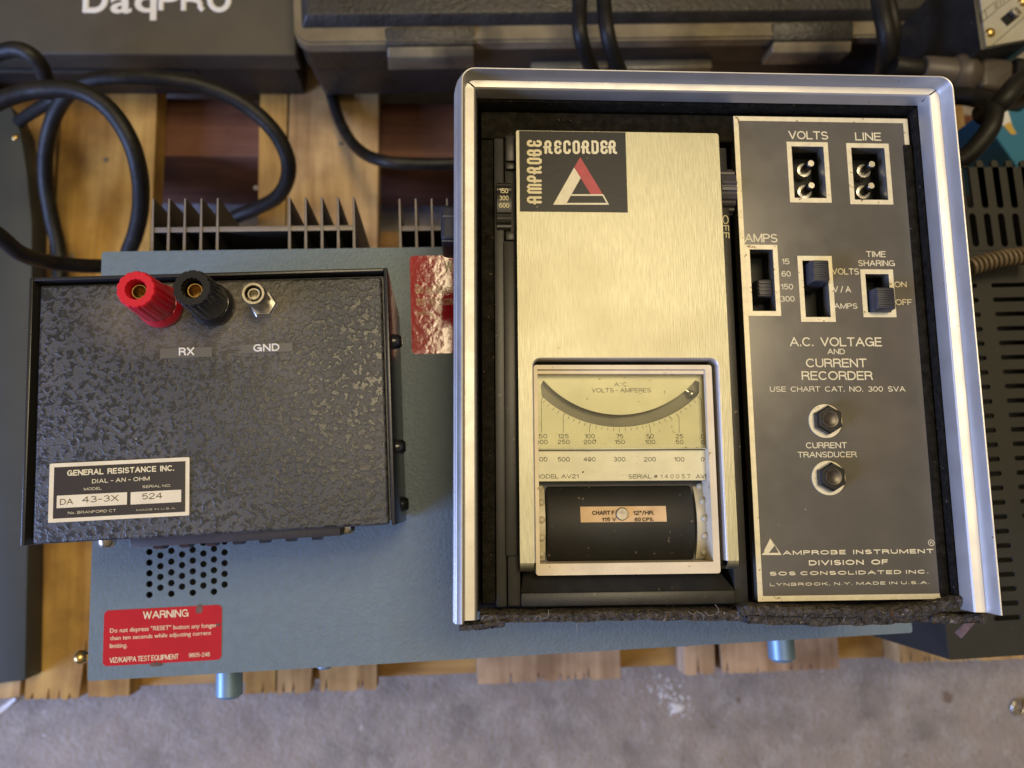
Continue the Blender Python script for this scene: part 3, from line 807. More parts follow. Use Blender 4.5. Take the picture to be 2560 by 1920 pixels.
# badge
zb = zc+.02
def bz(x, y): return (1260+x/6.9125, 330+y/6.9125)
a = FC.L(*bz(277, 1372), zb); d = FC.L(*bz(2097, 10), zb)
b = MB(); b.box(a.x, d.x, a.y, d.y, zb, zb+.16); bad = b.build('badge', m_badge, cov)
zl = zb+.17
G = {  # rounded poster letters as strokes in a 1-wide, 2-high cell
 'R': [[(.1, 0), (.1, 1.65), (.3, 1.9), (.6, 1.9), (.8, 1.65), (.8, 1.2), (.6, .95), (-.1, .95)], [(.6, .95), (.72, .6), (.72, .15), (1.0, 0)]],
 'E': [[(.85, 1.5), (.85, 1.7), (.65, 1.9), (.3, 1.9), (.1, 1.65), (.1, 1.2), (.35, .97), (.7, .97), (.35, .93), (.1, .7), (.1, .25), (.3, 0), (.65, 0), (.85, .2), (.85, .42)]],
 'C': [[(.85, 1.45), (.85, 1.65), (.65, 1.9), (.3, 1.9), (.1, 1.65), (.1, .25), (.3, 0), (.65, 0), (.85, .25), (.85, .45)]],
 'O': [[(.1, .25), (.1, 1.65), (.3, 1.9), (.65, 1.9), (.85, 1.65), (.85, .25), (.65, 0), (.3, 0), (.1, .25)]],
 'D': [[(.1, 0), (.1, 1.9), (.6, 1.9), (.85, 1.65), (.85, .25), (.6, 0), (.1, 0)]],
 'A': [[(.1, 0), (.1, 1.65), (.3, 1.9), (.65, 1.9), (.85, 1.65), (.85, 0)], [(-.1, .9), (.85, .9)]],
 'M': [[(.05, 0), (.05, 1.7), (.25, 1.9), (.5, 1.65), (.75, 1.9), (1.0, 1.7), (1.0, 0)], [(.52, 1.65), (.52, 0)]],
 'P': [[(.1, 0), (.1, 1.65), (.3, 1.9), (.6, 1.9), (.8, 1.65), (.8, 1.15), (.6, .9), (-.1, .9)]],
 'B': [[(.1, .25), (.1, 1.65), (.3, 1.9), (.6, 1.9), (.8, 1.7), (.8, 1.2), (.65, .97), (-.05, .97)], [(.65, .97), (.85, .75), (.85, .25), (.62, 0), (.3, 0), (.1, .25)]],
}
b = MB()
def glyph(ch, ox, oy, ex, ey, th):     # ox: origin (Vector2); ex, ey: unit vectors (mm per cell unit)
    for st in G[ch]:
        b2 = MB(); b2.tube([(ox[0]+ex[0]*p[0]+ey[0]*p[1], ox[1]+ex[1]*p[0]+ey[1]*p[1], 0) for p in st], th, False, 3)
        me = bpy.data.meshes.new('t'); b2.bm.to_mesh(me); b2.bm.free()
        b.add(me, Matrix.Translation((0, 0, zl)) @ Matrix.Diagonal((1, 1, .10, 1)))
        for p in (st if True else ()):
            m2 = MB(); m2.ball((ox[0]+ex[0]*p[0]+ey[0]*p[1], ox[1]+ex[1]*p[0]+ey[1]*p[1], 0), th*.995, n=12)
            me = bpy.data.meshes.new('t'); m2.bm.to_mesh(me); m2.bm.free()
            b.add(me, Matrix.Translation((0, 0, zl)) @ Matrix.Diagonal((1, 1, .099, 1)))
th = .43
xs = [700, 868, 1027, 1187, 1350, 1512, 1668, 1812]
for ch, x in zip('RECORDER', xs):
    p0 = FC.L(*bz(x+12, 358), zl); p1 = FC.L(*bz(x+128, 358), zl); p2 = FC.L(*bz(x+12, 165), zl)
    glyph(ch, (p0.x, p0.y), 0, ((p1.x-p0.x)*.95, 0), (0, (p2.y-p0.y)/1.9), th)
for ch, y0, y1_ in (('A', 1222, 1115), ('M', 1052, 915), ('P', 855, 752), ('R', 705, 605), ('O', 548, 448), ('B', 405, 305), ('E', 245, 145)):
    p0 = FC.L(*bz(632, y0), zl); p1 = FC.L(*bz(632, y1_), zl); p2 = FC.L(*bz(418, y0), zl)
    glyph(ch, (p0.x, p0.y), 0, (0, (p1.y-p0.y)*.98), ((p2.x-p0.x)/1.9, 0), th)
b.build('lettering', m_letter, bad)
def bpoly(pts, mat, name):
    m = MB(); m.prism([FC.xy(*bz(*p), zl) for p in pts], zl-.02, zl+.04); return m.build(name, mat, bad)
bpoly([(1318, 435), (1213, 610), (1495, 1073), (1705, 1073)], m_red, 'red_bar')
m = MB()
for pts in ([(1212, 614), (1325, 795), (1086, 1222), (1070, 1257), (848, 1257)],
            [(1172, 1076), (1712, 1076), (1716, 1103), (1156, 1103)], [(1716, 1080), (1816, 1257), (1770, 1224), (1704, 1104)], [(1085, 1226), (1766, 1226), (1812, 1257), (1068, 1257)]):
    m.prism([FC.xy(*bz(*p), zl) for p in pts], zl-.02, zl+.04+random.uniform(0, .004))
m.build('pale_bar', m_letter, bad)

# insert body (black) under the cover
zi = -17.0
ix0 = cxy(1236, 600, zi)[0]; ixa = cxy(1262, 600, zi)[0]; iy1 = cxy(1240, 345, zi)[1]; iyb = cxy(1260, 1518, zi)[1]
irx = cxy(1848, 1000, zi)[0]; iys = cxy(1300, 1482, zi)[1]; iyc = cxy(1300, 1449, zi-4)[1]
b = MB()
b.box(ix0, ixa-.15, iyb, iy1, -27, zi, .35); b.box(ixa+.15, cl+.3, iyb+.1, iy1+1.2, -27, zi-.6, .3)
b.box(cr-.3, irx, iyb, iy1-2, -27, zi-.4, .35)
b.box(cl+.35, cr-.35, iyb, iys, -27, zi+.5, .5)
b.hexa([(cl+.4, iys+.02, -27), (cr-.4, iys+.02, -27), (cr-.4, iyc+2, -27), (cl+.4, iyc+2, -27)], [(cl+.4, iys+.02, zi-.2), (cr-.4, iys+.02, zi-.2), (cr-3.5, iyc+2, zi-5.5), (cl+1.5, iyc+2, zi-5.5)])
b.box(cl+.5, cr-.5, iyc+2.2, ct-.3, -27, -24.2)
b.build('meter_body', m_black, rec)
# little bosses on the left column
b = MB()
for v0, v1 in ((340, 405), (408, 425), (580, 602), (604, 1390)):
    p0 = FC.L(1264, v1, zi); p1 = FC.L(1287, v0, zi); b.box(p0.x, p1.x, p0.y, p1.y, zi-1, zi+.8, .4)
split(b.build('column_boss', m_black, rec))
# range thumbwheel on the left and power thumbwheel on the right
p0 = FC.L(1243, 568, -13.5); p1 = FC.L(1278, 445, -13.5)
R_ = (p1.y-p0.y)/2*1.25; cy = (p0.y+p1.y)/2
b = MB()
b.lathe([(0, 0), (R_, 0), (R_, p1.x-p0.x), (0, p1.x-p0.x)], (p0.x, cy, -13.2-R_), 'x', 120, lambda a, z: 1-.035*(math.cos(22*a) > .2)*(abs(((a-math.pi/2+math.pi) % (2*math.pi))-math.pi) > .34))
rw = b.build('range_wheel', m_black, rec, smooth=20)
b = MB()
for s_, bl, tr in (('150', (1249, 483), (1270.5, 471)), ('300', (1248, 501), (1271.4, 489)), ('600', (1248, 519.5), (1273.0, 507.5))):
    fit(FC, b, s_, bl, tr, -13.1, .0, .06)
b.build('lettering', m_letter, rw)
p0 = FC.L(1807, 513, -14); p1 = FC.L(1840, 415, -14); R_ = (p1.y-p0.y)/2*1.2; cy = (p0.y+p1.y)/2
b = MB(); b.lathe([(0, 0), (R_, 0), (R_, p1.x-p0.x), (0, p1.x-p0.x)], (p0.x, cy, -13.6-R_), 'x', 110, lambda a, z: 1-.06*(math.cos(20*a) > .1))
b.build('power_wheel', m_dial, rec, smooth=20)
p0 = FC.L(1808, 596, zi-.3); p1 = FC.L(1821, 538, zi-.3)
b = MB(); b.text('OFF', p0.x, p0.y, p1.x, p1.y, zi-.3, 0, .06, rot=-90); b.build('switch_lettering', m_letter, rec)

# ---- meter window: ivory frame, scales, pane, chart drum
zf = -15.0                                      # top of the ivory frame
def w4(x, y): return (1300+x/3.95, 880+y/3.95)
fx0, fy1 = FC.xy(*w4(135, 128), zf); fx1 = FC.L(*w4(1912, 145), zf).x; fx1 = (fx1+FC.L(1796, 1430, zf).x)/2
gx0 = FC.L(*w4(178, 600), zf).x; gx1 = (FC.L(*w4(1845, 300), zf).x+FC.L(1777, 1300, zf).x)/2
fyb = FC.L(1500, 1437, zf).y; gyb = FC.L(1500, 1408, zf).y; gyt = FC.L(*w4(1000, 222), zf-2).y
b = MB()
b.prism(rrect(fx0, fx1, fyb, fy1, .8, 4), -24, zf, [rect(gx0, gx1, gyb, FC.L(*w4(1000, 170), zf).y)])
b.box(gx0, gx1, gyt, FC.L(*w4(1000, 170), zf).y-.02, -24, zf-1.2, .15, 1)
fr = b.build('window_frame', m_ivory, rec)
b = MB(); p = FC.L(1500, 1423, zf); b.text('LIFT TO OPEN', p.x-8, p.y-.45, p.x+14, p.y+.55, zf+.0, 0, .03); b.build('faint_lettering', m_ivory, fr)
zs = -19.5                                      # upper scale
def sx(x, y, z=zs): return FC.xy(*w4(x, y), z)
def arc(Rad, a0, a1, n=30):
    return [(982+Rad*math.sin(rad(a0+(a1-a0)*k/n)), -375+Rad*math.cos(rad(a0+(a1-a0)*k/n))) for k in range(n+1)]
slot = [sx(*p) for p in arc(995, -49, 49)] + [sx(1772, 300), sx(1770, 395)] + [sx(*p) for p in arc(1117, 43.5, -43.5)] + [sx(205, 330)]
y_t = sx(1000, 222)[1]+1; y_m = sx(1000, 955)[1]
b = MB(); b.prism(rect(gx0-.6, gx1+.6, y_m, y_t), zs-.6, zs, [slot]); sc = b.build('scale_plate', m_alu, rec)
b = MB(); b.box(gx0, gx1, y_m, y_t, -23, -22.6); b.build('slot_floor', M('dull_grey_backing', (.24, .23, .185), .6, .2, var=(6, .2)), sc)
zs2 = -18.6
y_b = sx(1000, 1275, zs2)[1]
b = MB(); b.box(gx0-.4, gx1+.4, y_b, sx(1000, 968, zs2)[1], zs2-1.1, zs2, .15, 1); sc2 = b.build('lower_scale', m_alu, rec)
b = MB()
def ln(p, q_, w=.13, z=zs): b.line(sx(*p, z), sx(*q_, z), w, z-.02, z+.05)
for k in range(31):
    t_ = -43.6+2.907*k
    if k % 5 == 0: continue
    a_ = rad(t_); R0, R1 = 1128, 1156
    ln((982+R0*math.sin(a_), -375+R0*math.cos(a_)), (982+R1*math.sin(a_), -375+R1*math.cos(a_)))
for pts in (((235, 440), (211, 462), (211, 795)), ((444, 602), (427, 632), (427, 795)), ((697, 708), (687, 745), (687, 795)), ((980, 752), (980, 795)),
            ((1273, 712), (1284, 748), (1287, 802)), ((1540, 604), (1570, 650), (1572, 797)), ((1752, 440), (1790, 470), (1803, 797))):
    for p, q_ in zip(pts, pts[1:]): ln(p, q_)
def st(mb, s_, x0, x1, y0, y1, z, bold=-.007): 
    a_ = FC.L(*w4(x0, y1), z); c_ = FC.L(*w4(x1, y0), z); mb.text(s_, a_.x, a_.y, c_.x, c_.y, z+.02, bold, .05)
for s_, x0, x1 in (('150', 158, 268), ('125', 374, 480), ('100', 640, 738), ('75', 950, 1019), ('50', 1246, 1320), ('25', 1537, 1610), ('0', 1787, 1818)): st(b, s_, x0, x1, 810, 853, zs)
for s_, x0, x1 in (('300', 158, 272), ('250', 372, 490), ('200', 630, 747), ('150', 937, 1035), ('100', 1238, 1335), ('50', 1537, 1612), ('0', 1790, 1820)): st(b, s_, x0, x1, 866, 910, zs)
st(b, 'A. C.', 932, 1070, 300, 340, zs); st(b, 'VOLTS - AMPERES', 708, 1292, 356, 400, zs)
b.build('lettering', m_ink, sc)
b = MB()
for s_, x0, x1 in (('600', 150, 270), ('500', 372, 490), ('400', 627, 745), ('300', 924, 1040), ('200', 1225, 1340), ('100', 1523, 1622), ('0', 1787, 1817)): st(b, s_, x0, x1, 1037, 1082, zs2)
st(b, 'MODEL AV21', 140, 577, 1207, 1250, zs2); st(b, 'SERIAL #', 1070, 1358, 1207, 1250, zs2); st(b, 'AVE', 1738, 1860, 1207, 1250, zs2)
b.build('lettering', m_ink, sc2)
b = MB(); st(b, '1 4 0 0 5 7', 1388, 1682, 1206, 1250, zs2, .006); b.build('stamped_number', m_faint, sc2)
p = FC.L(*w4(1690, 415), -21); b = MB(); b.ball((p.x, p.y, -21), 1.2); b.tube([(p.x-3, p.y+2.2, -21.4), (p.x, p.y, -21)], .6, False); b.build('pointer_tip', m_steel, sc)
b = MB(); b.box(gx0+.05, gx1-.05, sx(1000, 950, -17)[1], gyt-.1, -17.6, -17.0, .1, 1)
b.build('window_pane', m_glass, rec)
b = MB(); b.box(gx0+.06, gx1-.06, sx(1000, 962, -17)[1], sx(1000, 951, -17)[1], -18.4, -16.8, .3); b.build('pane_edge', m_alu, rec)
# chart drum
m_sprocket = M('cream_sprocket', (.52, .47, .33), .4, var=(9, .15))
dx0 = FC.L(1366, 1300, -21).x; dx1 = FC.L(1738, 1300, -21).x
yc0 = FC.L(1500, 1309, -21).y; RD = 18.5; zd = -20.3-RD
b = MB(); b.lathe([(0, dx0), (RD-1, dx0), (RD-.3, dx0+.2), (RD, dx0+.9), (RD, dx1-.9), (RD-.3, dx1-.2), (RD-1, dx1), (0, dx1)], (0, yc0, zd), 'x', 96)
drum = b.build('chart_drum', m_felt, rec)
drum.data.materials[0] = m_badge2 = M('dusty_black_drum', (.012, .012, .012), .55, var=(6, .4), speck=(60, (.13, .11, .08), .70), tint=(2.5, (.03, .025, .02), .5, .8))
for a0_, a1_, flip in ((gx0-.6, dx0-.35, 1), (dx1+.5, gx1+.6, -1)):
    b = MB(); b.lathe([(0, a0_), (RD-.2, a0_), (RD-.2, a1_), (0, a1_)], (0, yc0, zd), 'x', 96)
    mid = (a0_+a1_)/2 + (.5 if flip < 0 else .3)
    for k in range(-6, 7):
        an = rad(90+16.5*k-4); b.ball((mid, yc0+(RD-.1)*math.cos(an), zd+(RD-.1)*math.sin(an)), 1.1, n=12)
    b.build('sprocket_rim', m_sprocket, drum)
a = FC.L(1452, 1306, -20.2); d = FC.L(1665.5, 1265, -20.2)
def on_drum(y): return zd+math.sqrt(max(RD*RD-(y-yc0)**2, 0))
bm_ = bmesh.new(); A = []; B = []
for k in range(9):
    y = a.y+(d.y-a.y)*k/8; A.append(bm_.verts.new((a.x, y, on_drum(y)+.12))); B.append(bm_.verts.new((d.x, y, on_drum(y)+.12)))
for k in range(8): bm_.faces.new((A[k], B[k], B[k+1], A[k+1]))
ex_ = bmesh.ops.extrude_face_region(bm_, geom=bm_.faces[:])
for v in ex_['geom']:
    if isinstance(v, bmesh.types.BMVert): v.co.z -= .3
bmesh.ops.recalc_face_normals(bm_, faces=bm_.faces[:])
b = MB(); b._merge(bm_); pl = b.build('chart_label', m_peach, drum)
def wd(x, y): return (1280+x/3.456, 960+y/3.456)
b = MB()
for s_, x0, y0, x1, y1_ in (('CHART F', 693, 1132, 885, 1094), ('12"/HR.', 1048, 1132, 1230, 1094), ('115 V', 778, 1187, 900, 1153), ('60 CPS.', 1060, 1187, 1225, 1153)):
    zz = on_drum(FC.L(*wd(x0, y0), -20).y)+.22
    zz = max(zz, on_drum(FC.L(*wd(x1, y1_), -20).y)+.22)
    fit(FC, b, s_, wd(x0, y0), wd(x1, y1_), zz, .012, .05)
b.build('lettering', m_ink, pl)
p = FC.L(1556, 1285, -19.5)
b = MB(); zz = on_drum(p.y)
b.lathe([(0, 0), (1.95, 0), (1.95, .75), (1.7, 1.05), (0, 1.05)], (p.x, p.y, zz), 'z', 28)
scw = b.build('screw', m_darksteel, drum)

# ---- instrument panel
zp = -16.0
pp = [FC.L(1835, 287.5, zp), FC.L(2274.5, 299.5, zp), FC.L(2362.7, 1500.8, zp), FC.L(1892, 1500.8, zp)]
PX0 = (pp[0].x+pp[3].x)/2; PX1 = (pp[1].x+pp[2].x)/2; PY0 = (pp[2].y+pp[3].y)/2; PY1 = (pp[0].y+pp[1].y)/2
def hole(u0, v0, u1, v1): a_ = FC.L(u0, v1, zp); c_ = FC.L(u1, v0, zp); return (a_.x, c_.x, a_.y, c_.y)
wells = {'volts': hole(1986.5, 367, 2058, 494.5), 'line': hole(2137, 370.5, 2210.5, 499),
         'amps': hole(1882, 624, 1931.5, 777.5), 'va': hole(2014.5, 652, 2067.5, 792.5), 'time': hole(2170, 685.5, 2221, 781)}
jacks = [FC.L(2062, 1053, zp), FC.L(2070, 1195, zp)]
cut = [rect(*w) for w in wells.values()]
b = MB(); b.prism(rrect(PX0, PX1, PY0, PY1, .3, 2), zp-4.5, zp, cut); pan = b.build('instrument_panel', m_panel, rec)
b = MB(); bw = 1.55
def ring(x0, x1, y0, y1, w, z0=zp+.015, z1=zp+.06):
    b.prism(rect(x0, x1, y0, y1), z0, z1, [rect(x0+w, x1-w, y0+w, y1-w)])
ring(PX0+.05, PX1-.05, PY0+.05, PY1-.05, bw)
for k, w in wells.items():
    t_ = {'volts': 1.55, 'line': 1.55}.get(k, 1.55)
    ring(w[0]-t_, w[1]+t_, w[2]-t_, w[3]+t_, t_-.03)
b.build('silver_border', m_silver, pan)
for w in wells.values():      # dark boxes behind the openings
    b = MB(); x0, x1, y0, y1_ = w; g = .3; zt_ = zp-4.52; zb_ = -26.2
    b.box(x0-g-1, x0-g, y0-g-1, y1_+g+1, zb_, zt_); b.box(x1+g, x1+g+1, y0-g-1, y1_+g+1, zb_, zt_)
    b.box(x0-g, x1+g, y0-g-1, y0-g, zb_, zt_); b.box(x0-g, x1+g, y1_+g, y1_+g+1, zb_, zt_)
    b.box(x0-g-1, x1+g+1, y0-g-1, y1_+g+1, zb_-.6, zb_)
    b.build('socket_body', m_vent, pan)
for k in ('volts', 'line'):
    x0, x1, y0, y1_ = wells[k]
    for f_ in (.655, .21):
        tu = {'volts': ((2027.6, 408), (2029, 463)), 'line': ((2180, 410), (2178.5, 464))}[k][0 if f_ > .5 else 1]
        tz = zp-1.0
        p = FC.L(*tu, tz)
        m = MB(); m.lathe([(2.3, -25.9), (2.3, -22.5), (1.35, -22.4), (1.3, tz-.5), (1.0, tz), (0, tz)], (p.x, p.y, 0), 'z', 24)
        m.build('pin', m_steel, pan)
def slider(u0, v0, u1, v1, top, ridges, name='slide_switch'):
    a_ = FC.L(u0, v1, top); c_ = FC.L(u1, v0, top)
    m = MB(); x0, x1, y0, y1_ = a_.x, c_.x, a_.y, c_.y
    m.hexa([(x0-.6, y0-.6, -26), (x1+.3, y0-.6, -26), (x1+.3, y1_+.3, -26), (x0-.6, y1_+.3, -26)],
           [(x0, y0, top), (x1, y0, top), (x1, y1_, top), (x0, y1_, top)], .5, 3)
    n = ridges
    for k in range(n):
        y = y0+.5+(y1_-y0-1.0)*(k+.5)/n
        m.box(x0+.25, x1-.25, y-(y1_-y0)/n*.26, y+(y1_-y0)/n*.26, top-.2, top+.38, .14, 2)
    m.build(name, m_dialblk, pan)
m_dialblk = M('charcoal_slider', (.035, .035, .042), .42, var=(20, .3), speck=(50, (.15, .13, .12), .73))
slider(1896, 698, 1931, 742, zp-2.0, 4)
slider(2033, 650, 2072, 703, zp+4.0, 8)
slider(2194, 718, 2236, 772, zp+4.2, 8)
jn = 0
for p in jacks:
    m = MB(); m.prism(circle(p.x, p.y, 5.2, 40), zp+.02, zp+.5, []); w_ = m.build('jack_washer', m_silver, pan)
    m = MB(); m.lathe([(4.2, .52), (4.35, .52), (4.5, .9), (4.4, 2.6), (3.9, 3.1), (2.75, 3.1), (2.6, 2.9), (2.6, .52), (4.2, .52)], (p.x+.25, p.y+.25, zp), 'z', 6)
    mm = Matrix.Translation((p.x+.25, p.y+.25, 0)) @ Matrix.Rotation(rad(30), 4, 'Z') @ Matrix.Translation((-p.x-.25, -p.y-.25, 0))
    m.bm.transform(mm)
    jk = m.build('jack_nut', m_blackgloss, pan, smooth=15)
    m = MB(); m.lathe([(2.12, 3.4), (2.0, 3.4), (1.75, 2.2), (.95, .9), (.9, -1.9), (0, -1.9)], (p.x+.25, p.y+.25, zp), 'z', 32)
    m.build('jack_throat', m_void, jk)  # black colour paints in the shade of the hollow throat
    m = MB(); m.lathe([(1.75, 1.9), (1.62, 2.0), (1.05, 1.15), (1.0, .95)], (p.x+.25, p.y+.25, zp), 'z', 30); m.build('jack_contact', m_darkbrass, jk)
    m = MB(); m.lathe([(2.02, 3.52), (2.2, 3.62), (2.5, 3.6), (2.62, 3.2), (2.05, 3.2)], (p.x+.25, p.y+.25, zp), 'z', 36); m.build('jack_ring', m_ring, jk)
b = MB()
TX = (('VOLTS', (1972, 347.6), (2069.6, 328.5), -.004), ('LINE', (2138.5, 351), (2202, 331.7), -.004), ('AMPS', (1861.9, 605.6), (1943.5, 584.7), -.004),
      ('15', (1954.9, 660.7), (1973.3, 646.5), -.008), ('60', (1954.4, 691.6), (1976.6, 677.2), -.008), ('150', (1952.5, 723.7), (1982.5, 709.5), -.008), ('300', (1951.7, 754.1), (1986.3, 739.9), -.008),
      ('VOLTS', (2080.2, 686.3), (2147.1, 671.1), -.006), ('V / A', (2083.1, 730.9), (2126.8, 715.6), -.006), ('AMPS', (2085.6, 771.8), (2143.3, 758.2), -.006),
      ('TIME', (2165.7, 642.7), (2213.5, 628), -.004), ('SHARING', (2145.7, 664.9), (2236.3, 650.8), -.006), ('ON', (2236.5, 718), (2265.9, 703.9), -.006), ('OFF', (2239.2, 762.7), (2278.8, 748.2), -.006),
      ('A.C.  VOLTAGE', (1975, 865.7), (2203.6, 843.4), -.006), ('AND', (2069, 885.7), (2111.8, 871.7), -.006), ('CURRENT', (2015.5, 918.4), (2166, 896.3), -.006), ('RECORDER', (2004.8, 950.2), (2181.3, 927.8), -.006),
      ('USE  CHART  CAT.  NO.  300  SVA', (1925.2, 979.5), (2262.9, 965.6), -.006), ('CURRENT', (2015.5, 1120.9), (2116.8, 1105.5), -.006), ('TRANSDUCER', (1994.7, 1144), (2141.4, 1128.7), -.006),
      ('AMPROBE  INSTRUMENT', (1957.6, 1387.6), (2333.2, 1372.0), .05), ('DIVISION  OF', (2022.7, 1413.6), (2219.5, 1398.3), .05), ('SOS CONSOLIDATED INC.', (1924.3, 1439.1), (2319.9, 1424.2), .05),
      ('LYNBROOK, N.Y. MADE IN U.S.A.', (1925.2, 1465.3), (2322.8, 1452.2), .012))
for s_, bl, tr, bo in TX:
    if bo < 0: bo = .003
    fit(FC, b, s_, bl, tr, zp+.03, bo, .05)
p = FC.L(2328, 1357, zp); b.prism(circle(p.x, p.y, .98), zp+.01, zp+.06, [circle(p.x, p.y, .82)]); b.text('R', p.x-.36, p.y-.42, p.x+.4, p.y+.45, zp+.03, 0, .05)
b.build('lettering', m_letter, pan)
b = MB()
def pz(x, y): return FC.xy(x, y, zp)
b.prism([pz(1925.5, 1346), pz(1936, 1364), pz(1922, 1382), pz(1951, 1382), pz(1953, 1387.5), pz(1904.5, 1387.5)], zp+.012, zp+.06)
b.prism([pz(1926.5, 1346), pz(1953.5, 1387), pz(1946.5, 1381.5), pz(1937.5, 1364)], zp+.014, zp+.062)
b.build('triangle_mark', m_silver, pan)

# ---- frayed felt along the open front edge, torn flap, hinge pin
def felt(pts, w, h, name, lab=None):
    m = MB(); bm_ = bmesh.new(); prev = None
    n = len(pts); K = 10
    for i in range(n-1):
        for k in range(K):
            pass
    path = []
    for i in range(n-1):
        for k in range(K): 
            t_ = k/K; path.append(Vector(pts[i])*(1-t_)+Vector(pts[i+1])*t_)
    path.append(Vector(pts[-1])); rings = []
    for p in path:
        j = lambda s_: random.uniform(-s_, s_)
        rings.append([bm_.verts.new((p.x+j(.2), p.y-w/2+j(.2), p.z-h+j(.2))), bm_.verts.new((p.x+j(.2), p.y-w/2+j(.22), p.z-.5+j(.15))), bm_.verts.new((p.x+j(.2), p.y-w/6, p.z+j(.15))), bm_.verts.new((p.x+j(.2), p.y+w/4, p.z+.1+j(.15))), bm_.verts.new((p.x+j(.2), p.y+w/2+j(.2), p.z-.6+j(.15))), bm_.verts.new((p.x+j(.2), p.y+w/2+j(.2), p.z-h+j(.2)))])
    for A, B in zip(rings, rings[1:]):
        for k in range(6): bm_.faces.new((A[k], B[k], B[(k+1) % 6], A[(k+1) % 6]))
    bm_.faces.new(rings[0]); bm_.faces.new(rings[-1][::-1])
    bmesh.ops.recalc_face_normals(bm_, faces=bm_.faces[:]); m._merge(bm_)
    o = m.build(name, m_foam, rec, smooth=50)
    if lab: o['label'] = lab
def fp(u, v, w): p = FC.L(u, v, w); return (p.x, p.y, p.z)
felt([fp(1200, 1545, -14), fp(1400, 1543, -14.5), fp(1620, 1538, -14.5), fp(1855, 1540, -14.5)], 3.0, 10, 'felt_strip')
felt([fp(1850, 1532, -13), fp(1870, 1524, -12), fp(2050, 1530, -12.5), fp(2230, 1532, -12), fp(2330, 1524, -11.5), fp(2410, 1502, -11)], 3.0, 8, 'felt_strip')
felt([fp(1870, 1546, -15), fp(2050, 1551, -15), fp(2200, 1548, -15), fp(2330, 1538, -14.5)], 3.4, 8, 'felt_strip')
felt([fp(2330, 1547, -13.5), fp(2400, 1548, -13), fp(2465, 1546, -12.5)], 2.6, 6, 'felt_strip', 'rusty frayed end of the felt')
felt([fp(1148, 1569, -14), fp(1200, 1566, -13.5), fp(1262, 1557, -13.5)], 2.2, 6, 'felt_strip', 'peeled left end of the felt')
b = MB()
pts = [fp(2440, 1557, -12), fp(2405, 1597, -16), fp(2387, 1582, -17), fp(2412, 1559, -13)]
b.hexa([(p[0], p[1], p[2]-.6) for p in pts][::-1], [p for p in pts][::-1], .15, 1)
b.build('torn_flap', m_scuff, rec)['label'] = 'torn brown flap hanging off the corner'
b = MB()                                                     # stray fibres on the felt
for k in range(16):
    u = random.uniform(1180, 2400); v = 1540+random.uniform(-14, 16) if u < 1850 else 1536+random.uniform(-20, 18)
    p = FC.L(u, v, -13.2); a_ = random.uniform(0, 6.28); l_ = random.uniform(.8, 3.0)
    b.tube([(p.x, p.y, -13.4), (p.x+l_*.5*math.cos(a_), p.y+l_*.5*math.sin(a_), -12.6), (p.x+l_*math.cos(a_+.6), p.y+l_*math.sin(a_+.6), -13.2)], .055, True, 1, 3)
b.build('stray_fibre', m_thread, rec)
# strap end stitched to the left flank
p0 = FC.L(1103, 610, -24); p1 = FC.L(1150, 522, -24)
b = MB(); b.box(p0.x, XL+.3, p0.y, p1.y, -40, -20, 1.4, 3); stp = b.build('strap_end', m_leather, rec)
b = MB()
for v in (540, 602):
    for k in range(7):
        x = p0.x+.6+k*.85; y = FC.L(1120, v, -19.8).y; b.tube([(x, y-.12, -19.95), (x+.6, y+.12, -19.95)], .16, False, 2)
b.build('stitching', m_thread, stp)

# ================================================================== things round about
# ---- left: tall grey-blue instrument
Z_L = 481
pl_ = [P(-160, 150, Z_L), P(0, 241, Z_L), P(30, 272, Z_L), P(50, 325, Z_L), P(66, 420, Z_L), P(80, 560, Z_L), P(78, 900, Z_L), P(63, 1700, Z_L), P(-160, 1730, Z_L)]
FL = Frame((pl_[7].x, pl_[7].y, H-Z_L), 0)
lft = thing('instrument_case', 'dark grey blue metal case at the left edge with one brass screw near its corner', 'instrument', FL)
pts = [(p.x-FL.o.x, p.y-FL.o.y) for p in pl_][::-1]
b = MB(); b.poly(pts, -(500-Z_L)+.3, 0, .8); b.build('housing', m_greycase, lft)
p = FL.L(38, 344, 0); b = MB(); b.ball((p.x, p.y, .2), 2.0, (1, 1, .6)); b.build('screw', m_brass, lft)
# ---- flat carrying case, upper left
Z_D = 448
FD = Frame(P(0, 134, Z_D), 0); 
pd0, pd1 = P(0, 134, Z_D), P(742, 139.5, Z_D)
FD = Frame((pd1.x, pd1.y, H-Z_D), math.atan2(pd1.y-pd0.y, pd1.x-pd0.x))
cc = thing('carrying_case', 'flat charcoal carrying case with big white lettering, left of the black tool case', 'case', FD)
b = MB(); b.box(-330, 0, 0, 190, -16, 0, 1.5, 3); ld = b.build('lid', m_casebl, cc)
b = MB(); b.box(-326, -4, 3, 188, -51.7, -16.1, 1.2); b.build('base', m_tool, cc)
b = MB(); b.box(-300, -64, 1.2, 3.2, -24, -21.5, .3); b.build('trim_strip', m_casebl, cc)
b = MB()
def cs(x, y): return (x/3.456, y/3.456)
a = FD.L(*cs(712, 110), 0); 
for s_, x0, y0, x1, y1_ in (('D', 712, 110, 940, -120), ('a', 952, 115, 1140, -42), ('P', 1368, 93, 1560, -105), ('R', 1563, 95, 1770, -105), ('O', 1788, 105, 2000, -110)):
    fit(FD, b, s_, cs(x0, y0), cs(x1, y1_), .1, .022, .3)
p0 = FD.L(*cs(1160, 175), 0); p1 = FD.L(*cs(1357, -42), 0)
cu = bpy.data.curves.new('t', 'FONT'); cu.body = 'q'; cu.size = 1; cu.extrude = .01; cu.offset = .022; me = c_mesh(cu)
xs_ = [v.co.x for v in me.vertices]; ys_ = [v.co.y for v in me.vertices]
